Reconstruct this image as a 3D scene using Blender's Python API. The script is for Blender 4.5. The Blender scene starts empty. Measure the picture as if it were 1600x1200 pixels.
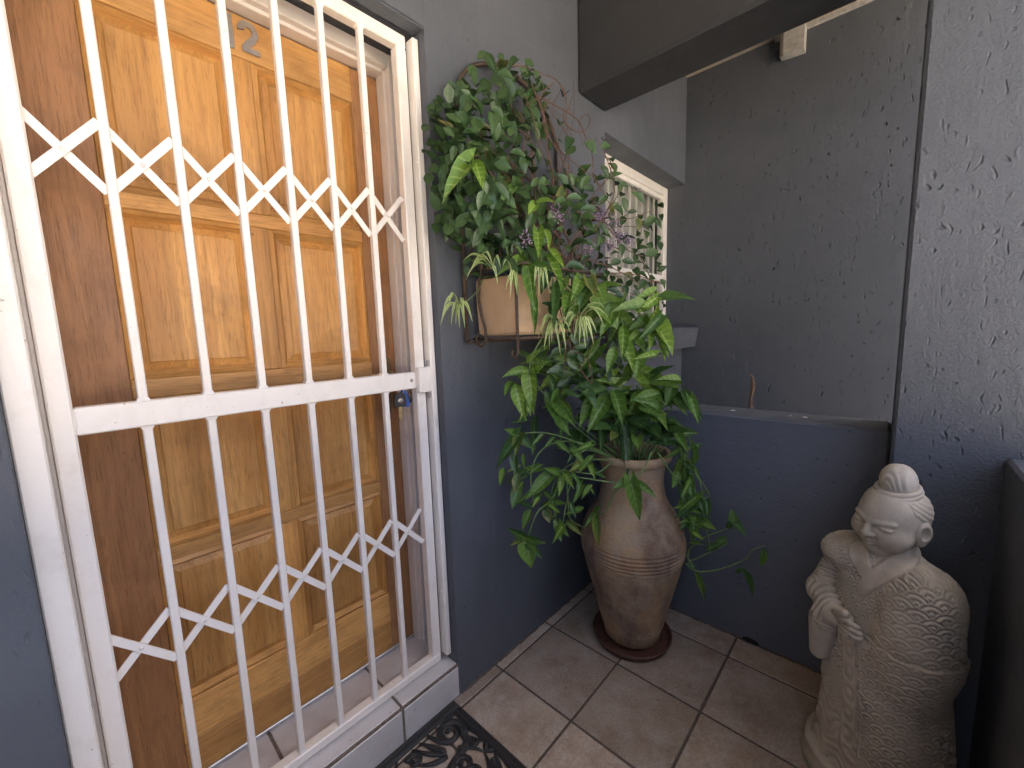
import bpy, bmesh, math, random
import numpy as np
from mathutils import Matrix, Vector

# ------------------------------------------------------------------ camera, sky, sun, exposure
S = bpy.context.scene
COL = S.collection
rnd = random.Random(7)

def look_axes(yaw, pitch, roll):
    a, b, c = (math.radians(v) for v in (yaw, pitch, roll))
    f = Vector((math.sin(a) * math.cos(b), math.cos(a) * math.cos(b), math.sin(b)))
    r = Vector((math.cos(a), -math.sin(a), 0))
    u = r.cross(f)
    return (math.cos(c) * r + math.sin(c) * u, -math.sin(c) * r + math.cos(c) * u, f)

cam_d = bpy.data.cameras.new('camera')
cam = bpy.data.objects.new('camera', cam_d)
COL.objects.link(cam)
cam_d.sensor_width = 36.0
cam_d.lens = 36.0 * 636.6 / 1600.0
cam_d.clip_start = 0.02
cam_d.clip_end = 3000.0
rx_, up_, fw_ = look_axes(47.038, -7.148, -1.832)
cam.matrix_world = Matrix(((rx_.x, up_.x, -fw_.x, 0), (rx_.y, up_.y, -fw_.y, 0), (rx_.z, up_.z, -fw_.z, 1.38), (0, 0, 0, 1)))
S.camera = cam

SUN_EL, SUN_AZ = 52.0, 80.0          # the sun stands along the house wall, so the porch lies in open shade
W = bpy.data.worlds.new('World')
S.world = W
W.use_nodes = True
wn = W.node_tree.nodes
sky = wn.new('ShaderNodeTexSky')
sky.sky_type = 'NISHITA'
sky.sun_disc = False
sky.sun_elevation = math.radians(SUN_EL)
sky.sun_rotation = math.radians(SUN_AZ)
sky.air_density = 0.30
sky.dust_density = 9.0
sky.ozone_density = 0.0
W.node_tree.links.new(sky.outputs[0], wn['Background'].inputs[0])
wn['Background'].inputs[1].default_value = 0.15
sun_d = bpy.data.lights.new('sun', 'SUN')
sun_d.energy = 2.0
sun_d.angle = math.radians(0.55)
sun_d.color = (1.0, 0.96, 0.90)
sun = bpy.data.objects.new('sun', sun_d)
COL.objects.link(sun)
sd = Vector((math.sin(math.radians(SUN_AZ)) * math.cos(math.radians(SUN_EL)), math.cos(math.radians(SUN_AZ)) * math.cos(math.radians(SUN_EL)), math.sin(math.radians(SUN_EL))))
sun.rotation_euler = sd.to_track_quat('Z', 'Y').to_euler()
sun.location = sd * 30
S.view_settings.view_transform = 'Standard'
S.view_settings.look = 'None'
S.view_settings.exposure = 3.56
S.view_settings.gamma = 1.0
S.view_settings.use_curve_mapping = False
S.render.engine = 'CYCLES'
S.cycles.use_denoising = True
S.cycles.max_bounces = 7
S.cycles.diffuse_bounces = 5
S.cycles.glossy_bounces = 2
S.cycles.use_adaptive_sampling = True
S.cycles.adaptive_threshold = 0.02
S.cycles.transparent_max_bounces = 12
S.cycles.sample_clamp_indirect = 6.0
S.cycles.caustics_reflective = False
S.cycles.caustics_refractive = False

# ------------------------------------------------------------------ helpers
def smooth_pts(pts, k=4):
    P_ = [Vector(p) for p in pts]
    if len(P_) < 3: return P_
    out = []
    Q = [P_[0] * 2 - P_[1]] + P_ + [P_[-1] * 2 - P_[-2]]
    for i in range(1, len(Q) - 2):
        p0, p1, p2, p3 = Q[i - 1:i + 3]
        for j in range(k):
            t = j / k
            out.append(.5 * ((2 * p1) + (p2 - p0) * t + (2 * p0 - 5 * p1 + 4 * p2 - p3) * t * t + (-p0 + 3 * p1 - 3 * p2 + p3) * t ** 3))
    out.append(P_[-1])
    return out


class MB:
    def __init__(self):
        self.v, self.f, self.uv = [], [], []
    def box(self, x0, x1, y0, y1, z0, z1):
        n = len(self.v)
        self.v += [(x0, y0, z0), (x1, y0, z0), (x1, y1, z0), (x0, y1, z0), (x0, y0, z1), (x1, y0, z1), (x1, y1, z1), (x0, y1, z1)]
        self.f += [tuple(n + i for i in q) for q in ((0, 3, 2, 1), (4, 5, 6, 7), (0, 1, 5, 4), (1, 2, 6, 5), (2, 3, 7, 6), (3, 0, 4, 7))]
        return self
    def cbox(self, x0, x1, y0, y1, z0, z1, b=0.003):
        n = len(self.v)
        lo, hi = (x0, y0, z0), (x1, y1, z1)
        b = min(b, (x1 - x0) * .45, (y1 - y0) * .45, (z1 - z0) * .45)
        idx = {}
        for sx in (0, 1):
            for sy in (0, 1):
                for sz in (0, 1):
                    s = (sx, sy, sz)
                    for a in range(3):
                        p = []
                        for k in range(3):
                            e = hi[k] if s[k] else lo[k]
                            if k != a:
                                e += -b if s[k] else b
                            p.append(e)
                        idx[(s, a)] = len(self.v)
                        self.v.append(tuple(p))
        def q(*k):
            self.f.append(tuple(idx[i] for i in k))
        for a in range(3):
            o1, o2 = (a + 1) % 3, (a + 2) % 3
            for sa in (0, 1):
                def c(i, j):
                    s = [0, 0, 0]; s[a] = sa; s[o1] = i; s[o2] = j
                    return tuple(s)
                ring = [(c(0, 0), a), (c(1, 0), a), (c(1, 1), a), (c(0, 1), a)]
                q(*(ring if sa else ring[::-1]))
        for a in range(3):
            o1, o2 = (a + 1) % 3, (a + 2) % 3
            for i in (0, 1):
                for j in (0, 1):
                    s0 = [0, 0, 0]; s0[o1] = i; s0[o2] = j; s0[a] = 0
                    s1 = list(s0); s1[a] = 1
                    s0, s1 = tuple(s0), tuple(s1)
                    r = [(s0, o1), (s1, o1), (s1, o2), (s0, o2)]
                    q(*(r if (i ^ j) else r[::-1]))
        for s in [(a, b_, c_) for a in (0, 1) for b_ in (0, 1) for c_ in (0, 1)]:
            r = [(s, 0), (s, 1), (s, 2)]
            q(*(r if (sum(s) % 2) else r[::-1]))
        return self
    def tube(self, pts, rad, n=6, flat=1.0, caps=True):
        P_ = [Vector(p) for p in pts]
        m = len(P_)
        base = len(self.v)
        t_prev, nrm = None, None
        for i, p in enumerate(P_):
            t = (P_[min(i + 1, m - 1)] - P_[max(i - 1, 0)])
            if t.length < 1e-9:
                t = Vector((0, 0, 1))
            t.normalize()
            if nrm is None:
                a = Vector((0, 0, 1)) if abs(t.z) < 0.9 else Vector((1, 0, 0))
                nrm = (a - t * a.dot(t)).normalized()
            else:
                nrm = nrm - t * nrm.dot(t)
                if nrm.length < 1e-6:
                    nrm = Vector((0, 0, 1)).cross(t)
                nrm.normalize()
            bn = t.cross(nrm)
            r = rad[i] if isinstance(rad, (list, tuple)) else rad
            for k in range(n):
                an = 2 * math.pi * k / n
                self.v.append(tuple(p + nrm * (math.sin(an) * r * flat) + bn * (math.cos(an) * r)))
        for i in range(m - 1):
            for k in range(n):
                a0 = base + i * n + k
                a1 = base + i * n + (k + 1) % n
                self.f.append((a0, a1, a1 + n, a0 + n))
        if caps:
            self.f.append(tuple(base + k for k in range(n))[::-1])
            self.f.append(tuple(base + (m - 1) * n + k for k in range(n)))
        return self
    def lathe(self, prof, cx=0, cy=0, n=64, wob=0.0):
        base = len(self.v)
        for i, (r, z) in enumerate(prof):
            for k in range(n):
                an = 2 * math.pi * k / n
                rr = r * (1 + wob * (math.sin(2 * an + z * 6) + .6 * math.sin(3 * an - z * 9)))
                self.v.append((cx + rr * math.cos(an), cy + rr * math.sin(an), z))
        for i in range(len(prof) - 1):
            for k in range(n):
                a0 = base + i * n + k
                a1 = base + i * n + (k + 1) % n
                self.f.append((a0, a1, a1 + n, a0 + n))
        return self
    def poly(self, pts):
        n = len(self.v)
        self.v += [tuple(p) for p in pts]
        self.f.append(tuple(range(n, n + len(pts))))
        return self
    def prism_y(self, pts, y0, y1):
        n, m = len(self.v), len(pts)
        self.v += [(x, y0, z) for x, z in pts] + [(x, y1, z) for x, z in pts]
        self.f.append(tuple(range(n, n + m)))
        self.f.append(tuple(range(n + 2 * m - 1, n + m - 1, -1)))
        for i in range(m):
            j = (i + 1) % m
            self.f.append((n + i, n + m + i, n + m + j, n + j))
        return self
    def mesh(self, name, smooth=False, angle=None):
        me = bpy.data.meshes.new(name)
        me.from_pydata(self.v, [], self.f)
        if smooth:
            me.polygons.foreach_set('use_smooth', [True] * len(me.polygons))
        me.update()
        return me

def fixn(me):
    bm = bmesh.new(); bm.from_mesh(me)
    bmesh.ops.recalc_face_normals(bm, faces=bm.faces)
    bm.to_mesh(me); bm.free()

def link(name, me, mat, parent=None, loc=None):
    o = bpy.data.objects.new(name, me)
    COL.objects.link(o)
    if mat is not None and me is not None and not me.materials:
        me.materials.append(mat)
    if parent is not None:
        o.parent = parent
    if loc is not None:
        o.location = loc
    return o

def obj(name, mb, mat, parent=None, smooth=False, loc=None, rec=True):
    me = mb.mesh(name, smooth)
    if rec:
        fixn(me)
    return link(name, me, mat, parent, loc)

def tag(o, label=None, cat=None, group=None, kind=None):
    if label: o['label'] = label
    if cat: o['category'] = cat
    if group: o['group'] = group
    if kind: o['kind'] = kind
    return o

def thing(name, label, cat, loc=(0, 0, 0), group=None):
    o = bpy.data.objects.new(name, None)
    o.empty_display_size = 0.05
    COL.objects.link(o)
    o.location = loc
    return tag(o, label, cat, group)

# ------------------------------------------------------------------ materials
class NT:
    def __init__(self, name):
        self.m = bpy.data.materials.new(name)
        self.m.use_nodes = True
        self.t = self.m.node_tree
        self.b = self.t.nodes['Principled BSDF']
        self.out = self.t.nodes['Material Output']
    def n(self, typ, **kw):
        x = self.t.nodes.new(typ)
        for k, v in kw.items():
            setattr(x, k, v)
        return x
    def l(self, a, b):
        self.t.links.new(a, b)
    def val(self, sock, v):
        if hasattr(v, 'is_linked') or hasattr(v, 'node'):
            self.l(v, sock)
        else:
            sock.default_value = v
    def math(self, op, a, b=0.0, c=None, clamp=False):
        x = self.n('ShaderNodeMath', operation=op, use_clamp=clamp)
        self.val(x.inputs[0], a); self.val(x.inputs[1], b)
        if c is not None: self.val(x.inputs[2], c)
        return x.outputs[0]
    def obj(self, scale=(1, 1, 1), rand=0.0, src='Object'):
        tc = self.n('ShaderNodeTexCoord')
        v = tc.outputs[src]
        if rand:
            oi = self.n('ShaderNodeObjectInfo')
            k = self.math('MULTIPLY', oi.outputs['Random'], rand)
            cx = self.n('ShaderNodeCombineXYZ')
            self.l(k, cx.inputs[0]); self.l(self.math('MULTIPLY', k, 1.7), cx.inputs[1]); self.l(self.math('MULTIPLY', k, 0.6), cx.inputs[2])
            ad = self.n('ShaderNodeVectorMath', operation='ADD')
            self.l(v, ad.inputs[0]); self.l(cx.outputs[0], ad.inputs[1])
            v = ad.outputs[0]
        mp = self.n('ShaderNodeMapping')
        mp.inputs['Scale'].default_value = scale
        self.l(v, mp.inputs[0])
        return mp.outputs[0]
    def noise(self, vec, scale, detail=4, rough=0.55, dist=0.0):
        x = self.n('ShaderNodeTexNoise')
        self.l(vec, x.inputs['Vector'])
        x.inputs['Scale'].default_value = scale
        x.inputs['Detail'].default_value = detail
        x.inputs['Roughness'].default_value = rough
        x.inputs['Distortion'].default_value = dist
        return x.outputs['Fac']
    def vor(self, vec, scale, feature='F1', out='Distance', rnd_=1.0):
        x = self.n('ShaderNodeTexVoronoi', feature=feature)
        self.l(vec, x.inputs['Vector'])
        x.inputs['Scale'].default_value = scale
        x.inputs['Randomness'].default_value = rnd_
        return x.outputs[out]
    def ramp(self, fac, stops, interp='LINEAR'):
        x = self.n('ShaderNodeValToRGB')
        cr = x.color_ramp
        cr.interpolation = interp
        while len(cr.elements) < len(stops):
            cr.elements.new(0.5)
        for e, (p, c) in zip(cr.elements, stops):
            e.position = p
            e.color = (c, c, c, 1) if isinstance(c, (int, float)) else (*c, 1)
        self.l(fac, x.inputs[0])
        return x.outputs[0]
    def mix(self, fac, a, b, mode='MIX'):
        x = self.n('ShaderNodeMix', data_type='RGBA', blend_type=mode)
        self.val(x.inputs[0], fac)
        for s, v in ((x.inputs[6], a), (x.inputs[7], b)):
            if isinstance(v, tuple): s.default_value = (*v, 1)
            else: self.l(v, s)
        return x.outputs[2]
    def bump(self, h, strength=1.0, dist=0.002, normal=None):
        x = self.n('ShaderNodeBump')
        x.inputs['Strength'].default_value = strength
        x.inputs['Distance'].default_value = dist
        self.l(h, x.inputs['Height'])
        if normal is not None: self.l(normal, x.inputs['Normal'])
        return x.outputs[0]
    def bevel(self, r=0.004):
        x = self.n('ShaderNodeBevel', samples=2)
        x.inputs['Radius'].default_value = r
        return x.outputs[0]
    def set(self, **kw):
        for k, v in kw.items():
            s = self.b.inputs[k.replace('_', ' ')]
            if isinstance(v, tuple): s.default_value = (*v, 1)
            else: self.val(s, v)
        return self.m

def plaster(name, col, rough=0.55, amt=1.0, horiz=False, bev=0.006, k=1.0, grit=.35):
    t = NT(name)
    v1 = t.obj((1, 1, 1))
    wv = t.n('ShaderNodeTexNoise'); t.l(v1, wv.inputs['Vector']); wv.inputs['Scale'].default_value = 18.0; wv.inputs['Detail'].default_value = 1.0
    def warped(scale, k):
        mx = t.n('ShaderNodeVectorMath', operation='MULTIPLY_ADD')
        t.l(wv.outputs['Color'], mx.inputs[0]); mx.inputs[1].default_value = (k, k, k); t.l(v1, mx.inputs[2])
        mp = t.n('ShaderNodeMapping'); mp.inputs['Scale'].default_value = scale
        t.l(mx.outputs[0], mp.inputs[0]); return mp.outputs[0]
    def gouges(scale, k, r0, r1, keep, both=False):
        x = t.n('ShaderNodeTexVoronoi', feature='F1'); x.inputs['Scale'].default_value = 1.0
        t.l(warped(scale, k), x.inputs['Vector'])
        sx = t.n('ShaderNodeSeparateXYZ'); t.l(x.outputs['Color'], sx.inputs[0])
        m = t.ramp(sx.outputs[0], [(keep, 0.0), (min(keep + .25, 1.0), 1.0)])
        if both:      # some marks are scratched in, some stand proud
            m = t.math('MULTIPLY', m, t.math('MULTIPLY_ADD', t.math('GREATER_THAN', sx.outputs[1], .78), -1.45, 1.0))
        return t.math('MULTIPLY', t.ramp(x.outputs['Distance'], [(r0, 1.0), (r1, 0.0)]), m)
    zone = t.ramp(t.noise(v1, 3.4, 1), [(0.36, 0.38), (0.58, 1.0)])
    sc2 = t.math('MULTIPLY', gouges(tuple(q * k for q in ((74, 74, 15) if not horiz else (46, 17, 50))), .030 / k, .03, .25, .22, True), zone)
    pit = t.math('MULTIPLY', gouges((40 * k, 40 * k, 28 * k), .030 / k, .06, .20, .66), zone)
    fine = t.noise(v1, 120.0, 2, 0.65)
    mid = t.noise(t.obj((1, 1, .4)) if not horiz else t.obj((1, .4, 1)), 26.0, 2, .6)
    h = t.math('MULTIPLY', sc2, -0.9 * amt)
    h = t.math('ADD', h, t.math('MULTIPLY', pit, -1.1 * amt))
    h = t.math('ADD', h, t.math('MULTIPLY', fine, grit))
    h = t.math('ADD', h, t.math('MULTIPLY', mid, 0.9 + 0.12 * amt))
    nb = t.bump(h, 0.9, 0.0035, t.bevel(bev) if bev else None)
    big = t.noise(v1, 1.7, 4, 0.6)
    c = t.mix(t.ramp(big, [(0.3, 0.0), (0.72, 1.0)]), tuple(x * 0.90 for x in col), tuple(x * 1.10 for x in col))
    c = t.mix(t.math('MULTIPLY', pit, 0.5), c, tuple(x * 0.45 for x in col))
    r = t.ramp(t.noise(v1, 7.0, 3), [(0.3, rough - .08), (0.7, rough + .10)])
    return t.set(Base_Color=c, Roughness=r, Normal=nb, Specular_IOR_Level=0.32)

def wood(name, dark, light, axis='z', red=0.0):
    t = NT(name)
    sc = {'z': (1, 1, 0.055), 'x': (0.055, 1, 1)}[axis]
    v = t.obj(sc, rand=9.0)
    v1 = t.obj((1, 1, 1), rand=9.0)
    broad = t.noise(v, 13.0, 5, 0.6, 0.9)
    grain = t.noise(v, 120.0, 3, 0.7, 0.5)
    pores = t.ramp(t.noise(t.obj({'z': (1, 1, .07), 'x': (.07, 1, 1)}[axis], rand=9.0), 300.0, 2), [(0.57, 0.0), (0.66, 1.0)])
    oi = t.n('ShaderNodeObjectInfo')
    c = t.mix(t.ramp(broad, [(0.30, 0.0), (0.70, 1.0)]), dark, light)
    c = t.mix(t.ramp(grain, [(0.36, 0.38), (0.54, 0.0)]), c, tuple(x * 0.62 for x in dark))
    c = t.mix(t.math('MULTIPLY', pores, 0.34), c, tuple(x * 0.35 for x in dark))
    sh = t.math('MULTIPLY_ADD', oi.outputs['Random'], 0.36, 0.82)
    cc = t.n('ShaderNodeCombineXYZ')
    for i in range(3): t.l(sh, cc.inputs[i])
    c = t.mix(1.0, c, cc.outputs[0], 'MULTIPLY')
    if axis == 'z':
        ob = t.n('ShaderNodeTexCoord'); sx = t.n('ShaderNodeSeparateXYZ'); t.l(ob.outputs['Object'], sx.inputs[0])
        wn_ = t.n('ShaderNodeTexWhiteNoise', noise_dimensions='1D'); t.l(t.math('FLOOR', t.math('MULTIPLY', sx.outputs[0], 9.3)), wn_.inputs['W'])
        c = t.mix(1.0, c, t.ramp(wn_.outputs['Value'], [(0, (.86, .84, .82)), (1, (1.06, 1.05, 1.02))]), 'MULTIPLY')
    # old stains and worn patches
    stn = t.ramp(t.noise(v1, 6.0, 5, 0.65), [(0.52, 0.0), (0.72, 0.55)])
    c = t.mix(stn, c, tuple(x * 0.58 for x in dark))
    spk = t.ramp(t.vor(t.obj((1, 1, .6), rand=9.0), 17.0), [(0.035, 1.0), (0.075, 0.0)])
    spm = t.ramp(t.noise(v1, 14.0, 1), [(0.56, 0.0), (0.60, 1.0)])
    c = t.mix(t.math('MULTIPLY', t.math('MULTIPLY', spk, spm), .8), c, (0.07, 0.03, 0.012))
    h = t.math('ADD', t.math('MULTIPLY', grain, 0.5), t.math('MULTIPLY', pores, -0.6))
    nb = t.bump(h, 0.5, 0.0010)
    r = t.ramp(t.noise(v1, 9.0, 3), [(0.3, 0.42), (0.7, 0.60)])
    return t.set(Base_Color=c, Roughness=r, Normal=nb, Specular_IOR_Level=0.5)

def paint(name, col, rough=0.35, dirt=0.25, bev=0.0015):
    t = NT(name)
    v = t.obj((1, 1, 1), rand=3.0)
    vs = t.obj((1, 1, .12), rand=3.0)
    d = t.ramp(t.noise(v, 11.0, 5, 0.7), [(0.52, 0.0), (0.78, dirt)])
    st = t.ramp(t.noise(vs, 26.0, 4, 0.6), [(0.55, 0.0), (0.8, dirt * .8)])
    chip = t.ramp(t.noise(v, 75.0, 3, 0.62), [(0.715, 0.0), (0.735, 0.75)])
    c = t.mix(d, col, (col[0] * .62, col[1] * .56, col[2] * .46))
    c = t.mix(st, c, (col[0] * .72, col[1] * .66, col[2] * .58))
    c = t.mix(chip, c, (0.30, 0.25, 0.19))
    h = t.math('ADD', t.math('MULTIPLY', t.noise(vs, 60.0, 2), .5), t.math('MULTIPLY', chip, -.5))
    nb = t.bump(h, 0.25, 0.001)
    return t.set(Base_Color=c, Roughness=rough, Normal=nb)

def plain(name, col, rough=0.5, metal=0.0, bump=0.0, scale=60.0, var=0.15):
    t = NT(name)
    v = t.obj((1, 1, 1))
    nz = t.noise(v, scale, 4, .6)
    c = t.mix(t.ramp(nz, [(0.3, 0.0), (0.7, 1.0)]), tuple(x * (1 - var) for x in col), tuple(min(1, x * (1 + var)) for x in col))
    kw = dict(Base_Color=c, Roughness=rough, Metallic=metal)
    if bump: kw['Normal'] = t.bump(nz, 1.0, bump)
    return t.set(**kw)

WALLC = (0.098, 0.107, 0.123)
M = {}
M['wall'] = plaster('slate_plaster', WALLC, 0.55, 1.0)
M['far'] = plaster('rough_slate_plaster', (0.093, 0.101, 0.115), 0.66, 3.6, bev=0, k=.66, grit=.8)
M['para'] = plaster('parapet_plaster', (0.120, 0.129, 0.146), 0.55, 1.1, horiz=True, bev=0, grit=.6)
M['pillar'] = plaster('pillar_plaster', (0.097, 0.105, 0.119), 0.66, 1.6, bev=0, k=.8, grit=.9)
M['beam'] = plaster('charcoal_beam_paint', (0.034, 0.035, 0.038), 0.55, 0.4, bev=0)
M['ceil'] = plain('ceiling_boards', (0.42, 0.36, 0.28), 0.7)
M['white'] = paint('gate_white_enamel', (0.82, 0.775, 0.71), 0.36, 0.34)
M['frame'] = paint('door_frame_white_paint', (0.74, 0.69, 0.64), 0.38, 0.30)
M['winpaint'] = paint('window_white_paint', (0.80, 0.76, 0.69), 0.4, 0.4)
M['gold_v'] = wood('golden_wood_upright_grain', (0.50, 0.235, 0.060), (0.74, 0.41, 0.130), 'z')
M['gold_h'] = wood('golden_wood_level_grain', (0.50, 0.24, 0.066), (0.74, 0.42, 0.140), 'x')
M['red_v'] = wood('red_brown_wood', (0.29, 0.138, 0.056), (0.44, 0.228, 0.098), 'z')
M['alu'] = plain('aluminium', (0.55, 0.56, 0.58), 0.35, 0.9)
M['brass'] = plain('tarnished_brass', (0.55, 0.45, 0.28), 0.3, 0.95)
M['steel'] = plain('brushed_steel', (0.40, 0.365, 0.33), 0.42, 0.75)
M['iron'] = plain('rusty_iron', (0.085, 0.058, 0.042), 0.75, 0.3, 0.0006, 140.0, .45)
M['rubber'] = plain('black_rubber', (0.026, 0.026, 0.027), 0.52, 0.0, 0.0006, 220.0, .35)
M['keyblack'] = plain('key_black_plastic', (0.022, 0.022, 0.025), 0.4)
M['keyblue'] = plain('key_blue_plastic', (0.02, 0.09, 0.38), 0.35)
M['black'] = plain('hole_black', (0.006, 0.006, 0.006), 0.9)
M['wt'] = plain('white_speck', (0.75, 0.75, 0.74), 0.7)
M['timber'] = plain('pale_timber', (0.40, 0.375, 0.34), 0.7, 0, .0008, 40, .25)
M['curtain'] = plain('cream_curtain', (0.46, 0.44, 0.40), 0.9, 0, .001, 30, .1)
M['soil'] = plain('potting_soil', (0.035, 0.024, 0.016), 0.95, 0, .01, 60, .5)
M['bark'] = plain('dry_stem', (0.15, 0.09, 0.055), 0.8, 0, .0006, 120, .4)
M['twig'] = plain('vine_twig', (0.115, 0.062, 0.040), 0.75, 0, .0005, 120, .4)
M['gstem'] = plain('green_stem', (0.13, 0.21, 0.06), 0.5, 0, .0004, 80, .3)

def m_tile():
    t = NT('brown_floor_tile')
    v = t.obj((1, 1, 1), rand=23.0)
    w = t.obj((1, 1, 1), src='Object')
    a = t.noise(v, 6.5, 6, 0.68, 0.15)
    c = t.ramp(a, [(0.25, (0.26, 0.19, 0.14)), (0.43, (0.38, 0.30, 0.235)), (0.56, (0.46, 0.385, 0.315)), (0.75, (0.50, 0.44, 0.38))])
    b = t.ramp(t.noise(v, 20.0, 6, 0.75, 0.1), [(0.50, 0.0), (0.62, 0.6)])
    c = t.mix(b, c, (0.50, 0.455, 0.41))
    d = t.ramp(t.noise(v, 3.2, 3), [(0.50, 0.0), (0.72, 0.6)])
    c = t.mix(d, c, (0.33, 0.235, 0.15))
    gr = t.ramp(t.noise(v, 140.0, 3, .7), [(.40, .30), (.56, 0.0)])
    c = t.mix(gr, c, (0.13, 0.09, 0.065))
    oi = t.n('ShaderNodeObjectInfo')
    c = t.mix(1.0, c, t.ramp(oi.outputs['Random'], [(0, 0.76), (1, 1.10)]), 'MULTIPLY')
    sp = t.ramp(t.vor(v, 30.0), [(0.03, 0.7), (0.06, 0.0)])
    c = t.mix(t.math('MULTIPLY', sp, t.ramp(t.noise(v, 20, 1), [(.56, 0.0), (.6, 1.0)])), c, (0.05, 0.035, 0.028))
    h = t.math('ADD', t.noise(v, 9.0, 5, .6), t.math('MULTIPLY', t.noise(v, 70.0, 3), .25))
    r = t.ramp(t.noise(v, 12.0, 4), [(0.3, 0.42), (0.7, 0.62)])
    return t.set(Base_Color=c, Roughness=r, Normal=t.bump(h, .5, .002))
M['tile'] = m_tile()

def m_steptile():
    t = NT('white_step_tile')
    v = t.obj((1, 1, 1), rand=13.0)
    c = t.mix(t.ramp(t.noise(v, 9.0, 5, .65), [(.42, 0.0), (.75, 0.6)]), (0.60, 0.585, 0.585), (0.47, 0.42, 0.385))
    d = t.ramp(t.noise(v, 60.0, 4), [(.68, 0.0), (.74, 0.6)])
    c = t.mix(d, c, (0.26, 0.22, 0.19))
    return t.set(Base_Color=c, Roughness=0.22, Normal=t.bump(t.noise(v, 12, 2), .2, .001))
M['steptile'] = m_steptile()
M['grout'] = plain('grey_brown_grout', (0.10, 0.080, 0.066), 0.9, 0, .002, 90, .35)
M['stepgrout'] = plain('step_grout', (0.17, 0.135, 0.11), 0.9, 0, .002, 90, .3)

def m_urn():
    t = NT('weathered_terracotta')
    v = t.obj((1, 1, 1)); vz = t.obj((1, 1, .5))
    a = t.noise(vz, 4.6, 5, .6, .4)
    c = t.ramp(a, [(0.28, (0.12, 0.082, 0.060)), (0.43, (0.20, 0.128, 0.082)), (0.52, (0.33, 0.215, 0.115)), (0.66, (0.46, 0.32, 0.17))])
    rd = t.ramp(t.noise(v, 7.0, 4, .7), [(.56, 0.0), (.72, .4)])
    c = t.mix(rd, c, (0.17, 0.085, 0.062))
    g = t.ramp(t.noise(v, 10.0, 5, .72), [(.44, 0.0), (.64, .75)])
    c = t.mix(g, c, (0.34, 0.27, 0.19))
    sp = t.ramp(t.noise(v, 95.0, 3, .7), [(.60, 0.0), (.70, .6)])
    c = t.mix(sp, c, (0.08, 0.05, 0.038))
    h = t.math('ADD', t.noise(v, 60.0, 4, .65), t.math('MULTIPLY', t.noise(t.obj((1, 1, 6)), 22.0, 3), .6))
    return t.set(Base_Color=c, Roughness=0.9, Normal=t.bump(h, .9, .0035))
M['urn'] = m_urn()
M['saucer'] = plain('dark_terracotta_saucer', (0.105, 0.048, 0.032), 0.6, 0, .001, 60, .4)

def m_trough():
    t = NT('cream_terracotta')
    v = t.obj((1, 1, 1)); vz = t.obj((1, 1, .12))
    c = t.mix(t.ramp(t.noise(v, 7.0, 5, .6), [(.35, 0.0), (.7, 1.0)]), (0.47, 0.315, 0.18), (0.56, 0.40, 0.25))
    st = t.ramp(t.noise(vz, 16.0, 4, .6), [(.55, 0.0), (.72, .5)])
    c = t.mix(st, c, (0.33, 0.20, 0.11))
    return t.set(Base_Color=c, Roughness=.85, Normal=t.bump(t.noise(v, 80, 3), .4, .0012, t.bevel(.004)))
M['trough'] = m_trough()

def m_stone():
    t = NT('cast_grey_stone')
    v = t.obj((1, 1, 1))
    c = t.mix(t.ramp(t.noise(v, 9.0, 5, .65), [(.32, 0.0), (.70, 1.0)]), (0.41, 0.355, 0.275), (0.55, 0.49, 0.40))
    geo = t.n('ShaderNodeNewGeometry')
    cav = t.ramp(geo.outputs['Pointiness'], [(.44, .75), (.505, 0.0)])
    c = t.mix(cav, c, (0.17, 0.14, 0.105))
    st = t.ramp(t.noise(t.obj((1, 1, .45)), 6.5, 5, .7), [(.48, 0.0), (.70, .55)])
    c = t.mix(st, c, (0.23, 0.20, 0.15))
    sp = t.ramp(t.noise(v, 90.0, 3), [(.68, 0.0), (.74, .4)])
    c = t.mix(sp, c, (0.19, 0.165, 0.14))
    return t.set(Base_Color=c, Roughness=.88, Normal=t.bump(t.noise(v, 130.0, 4, .65), .5, .0012))
M['stone'] = m_stone()

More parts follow.
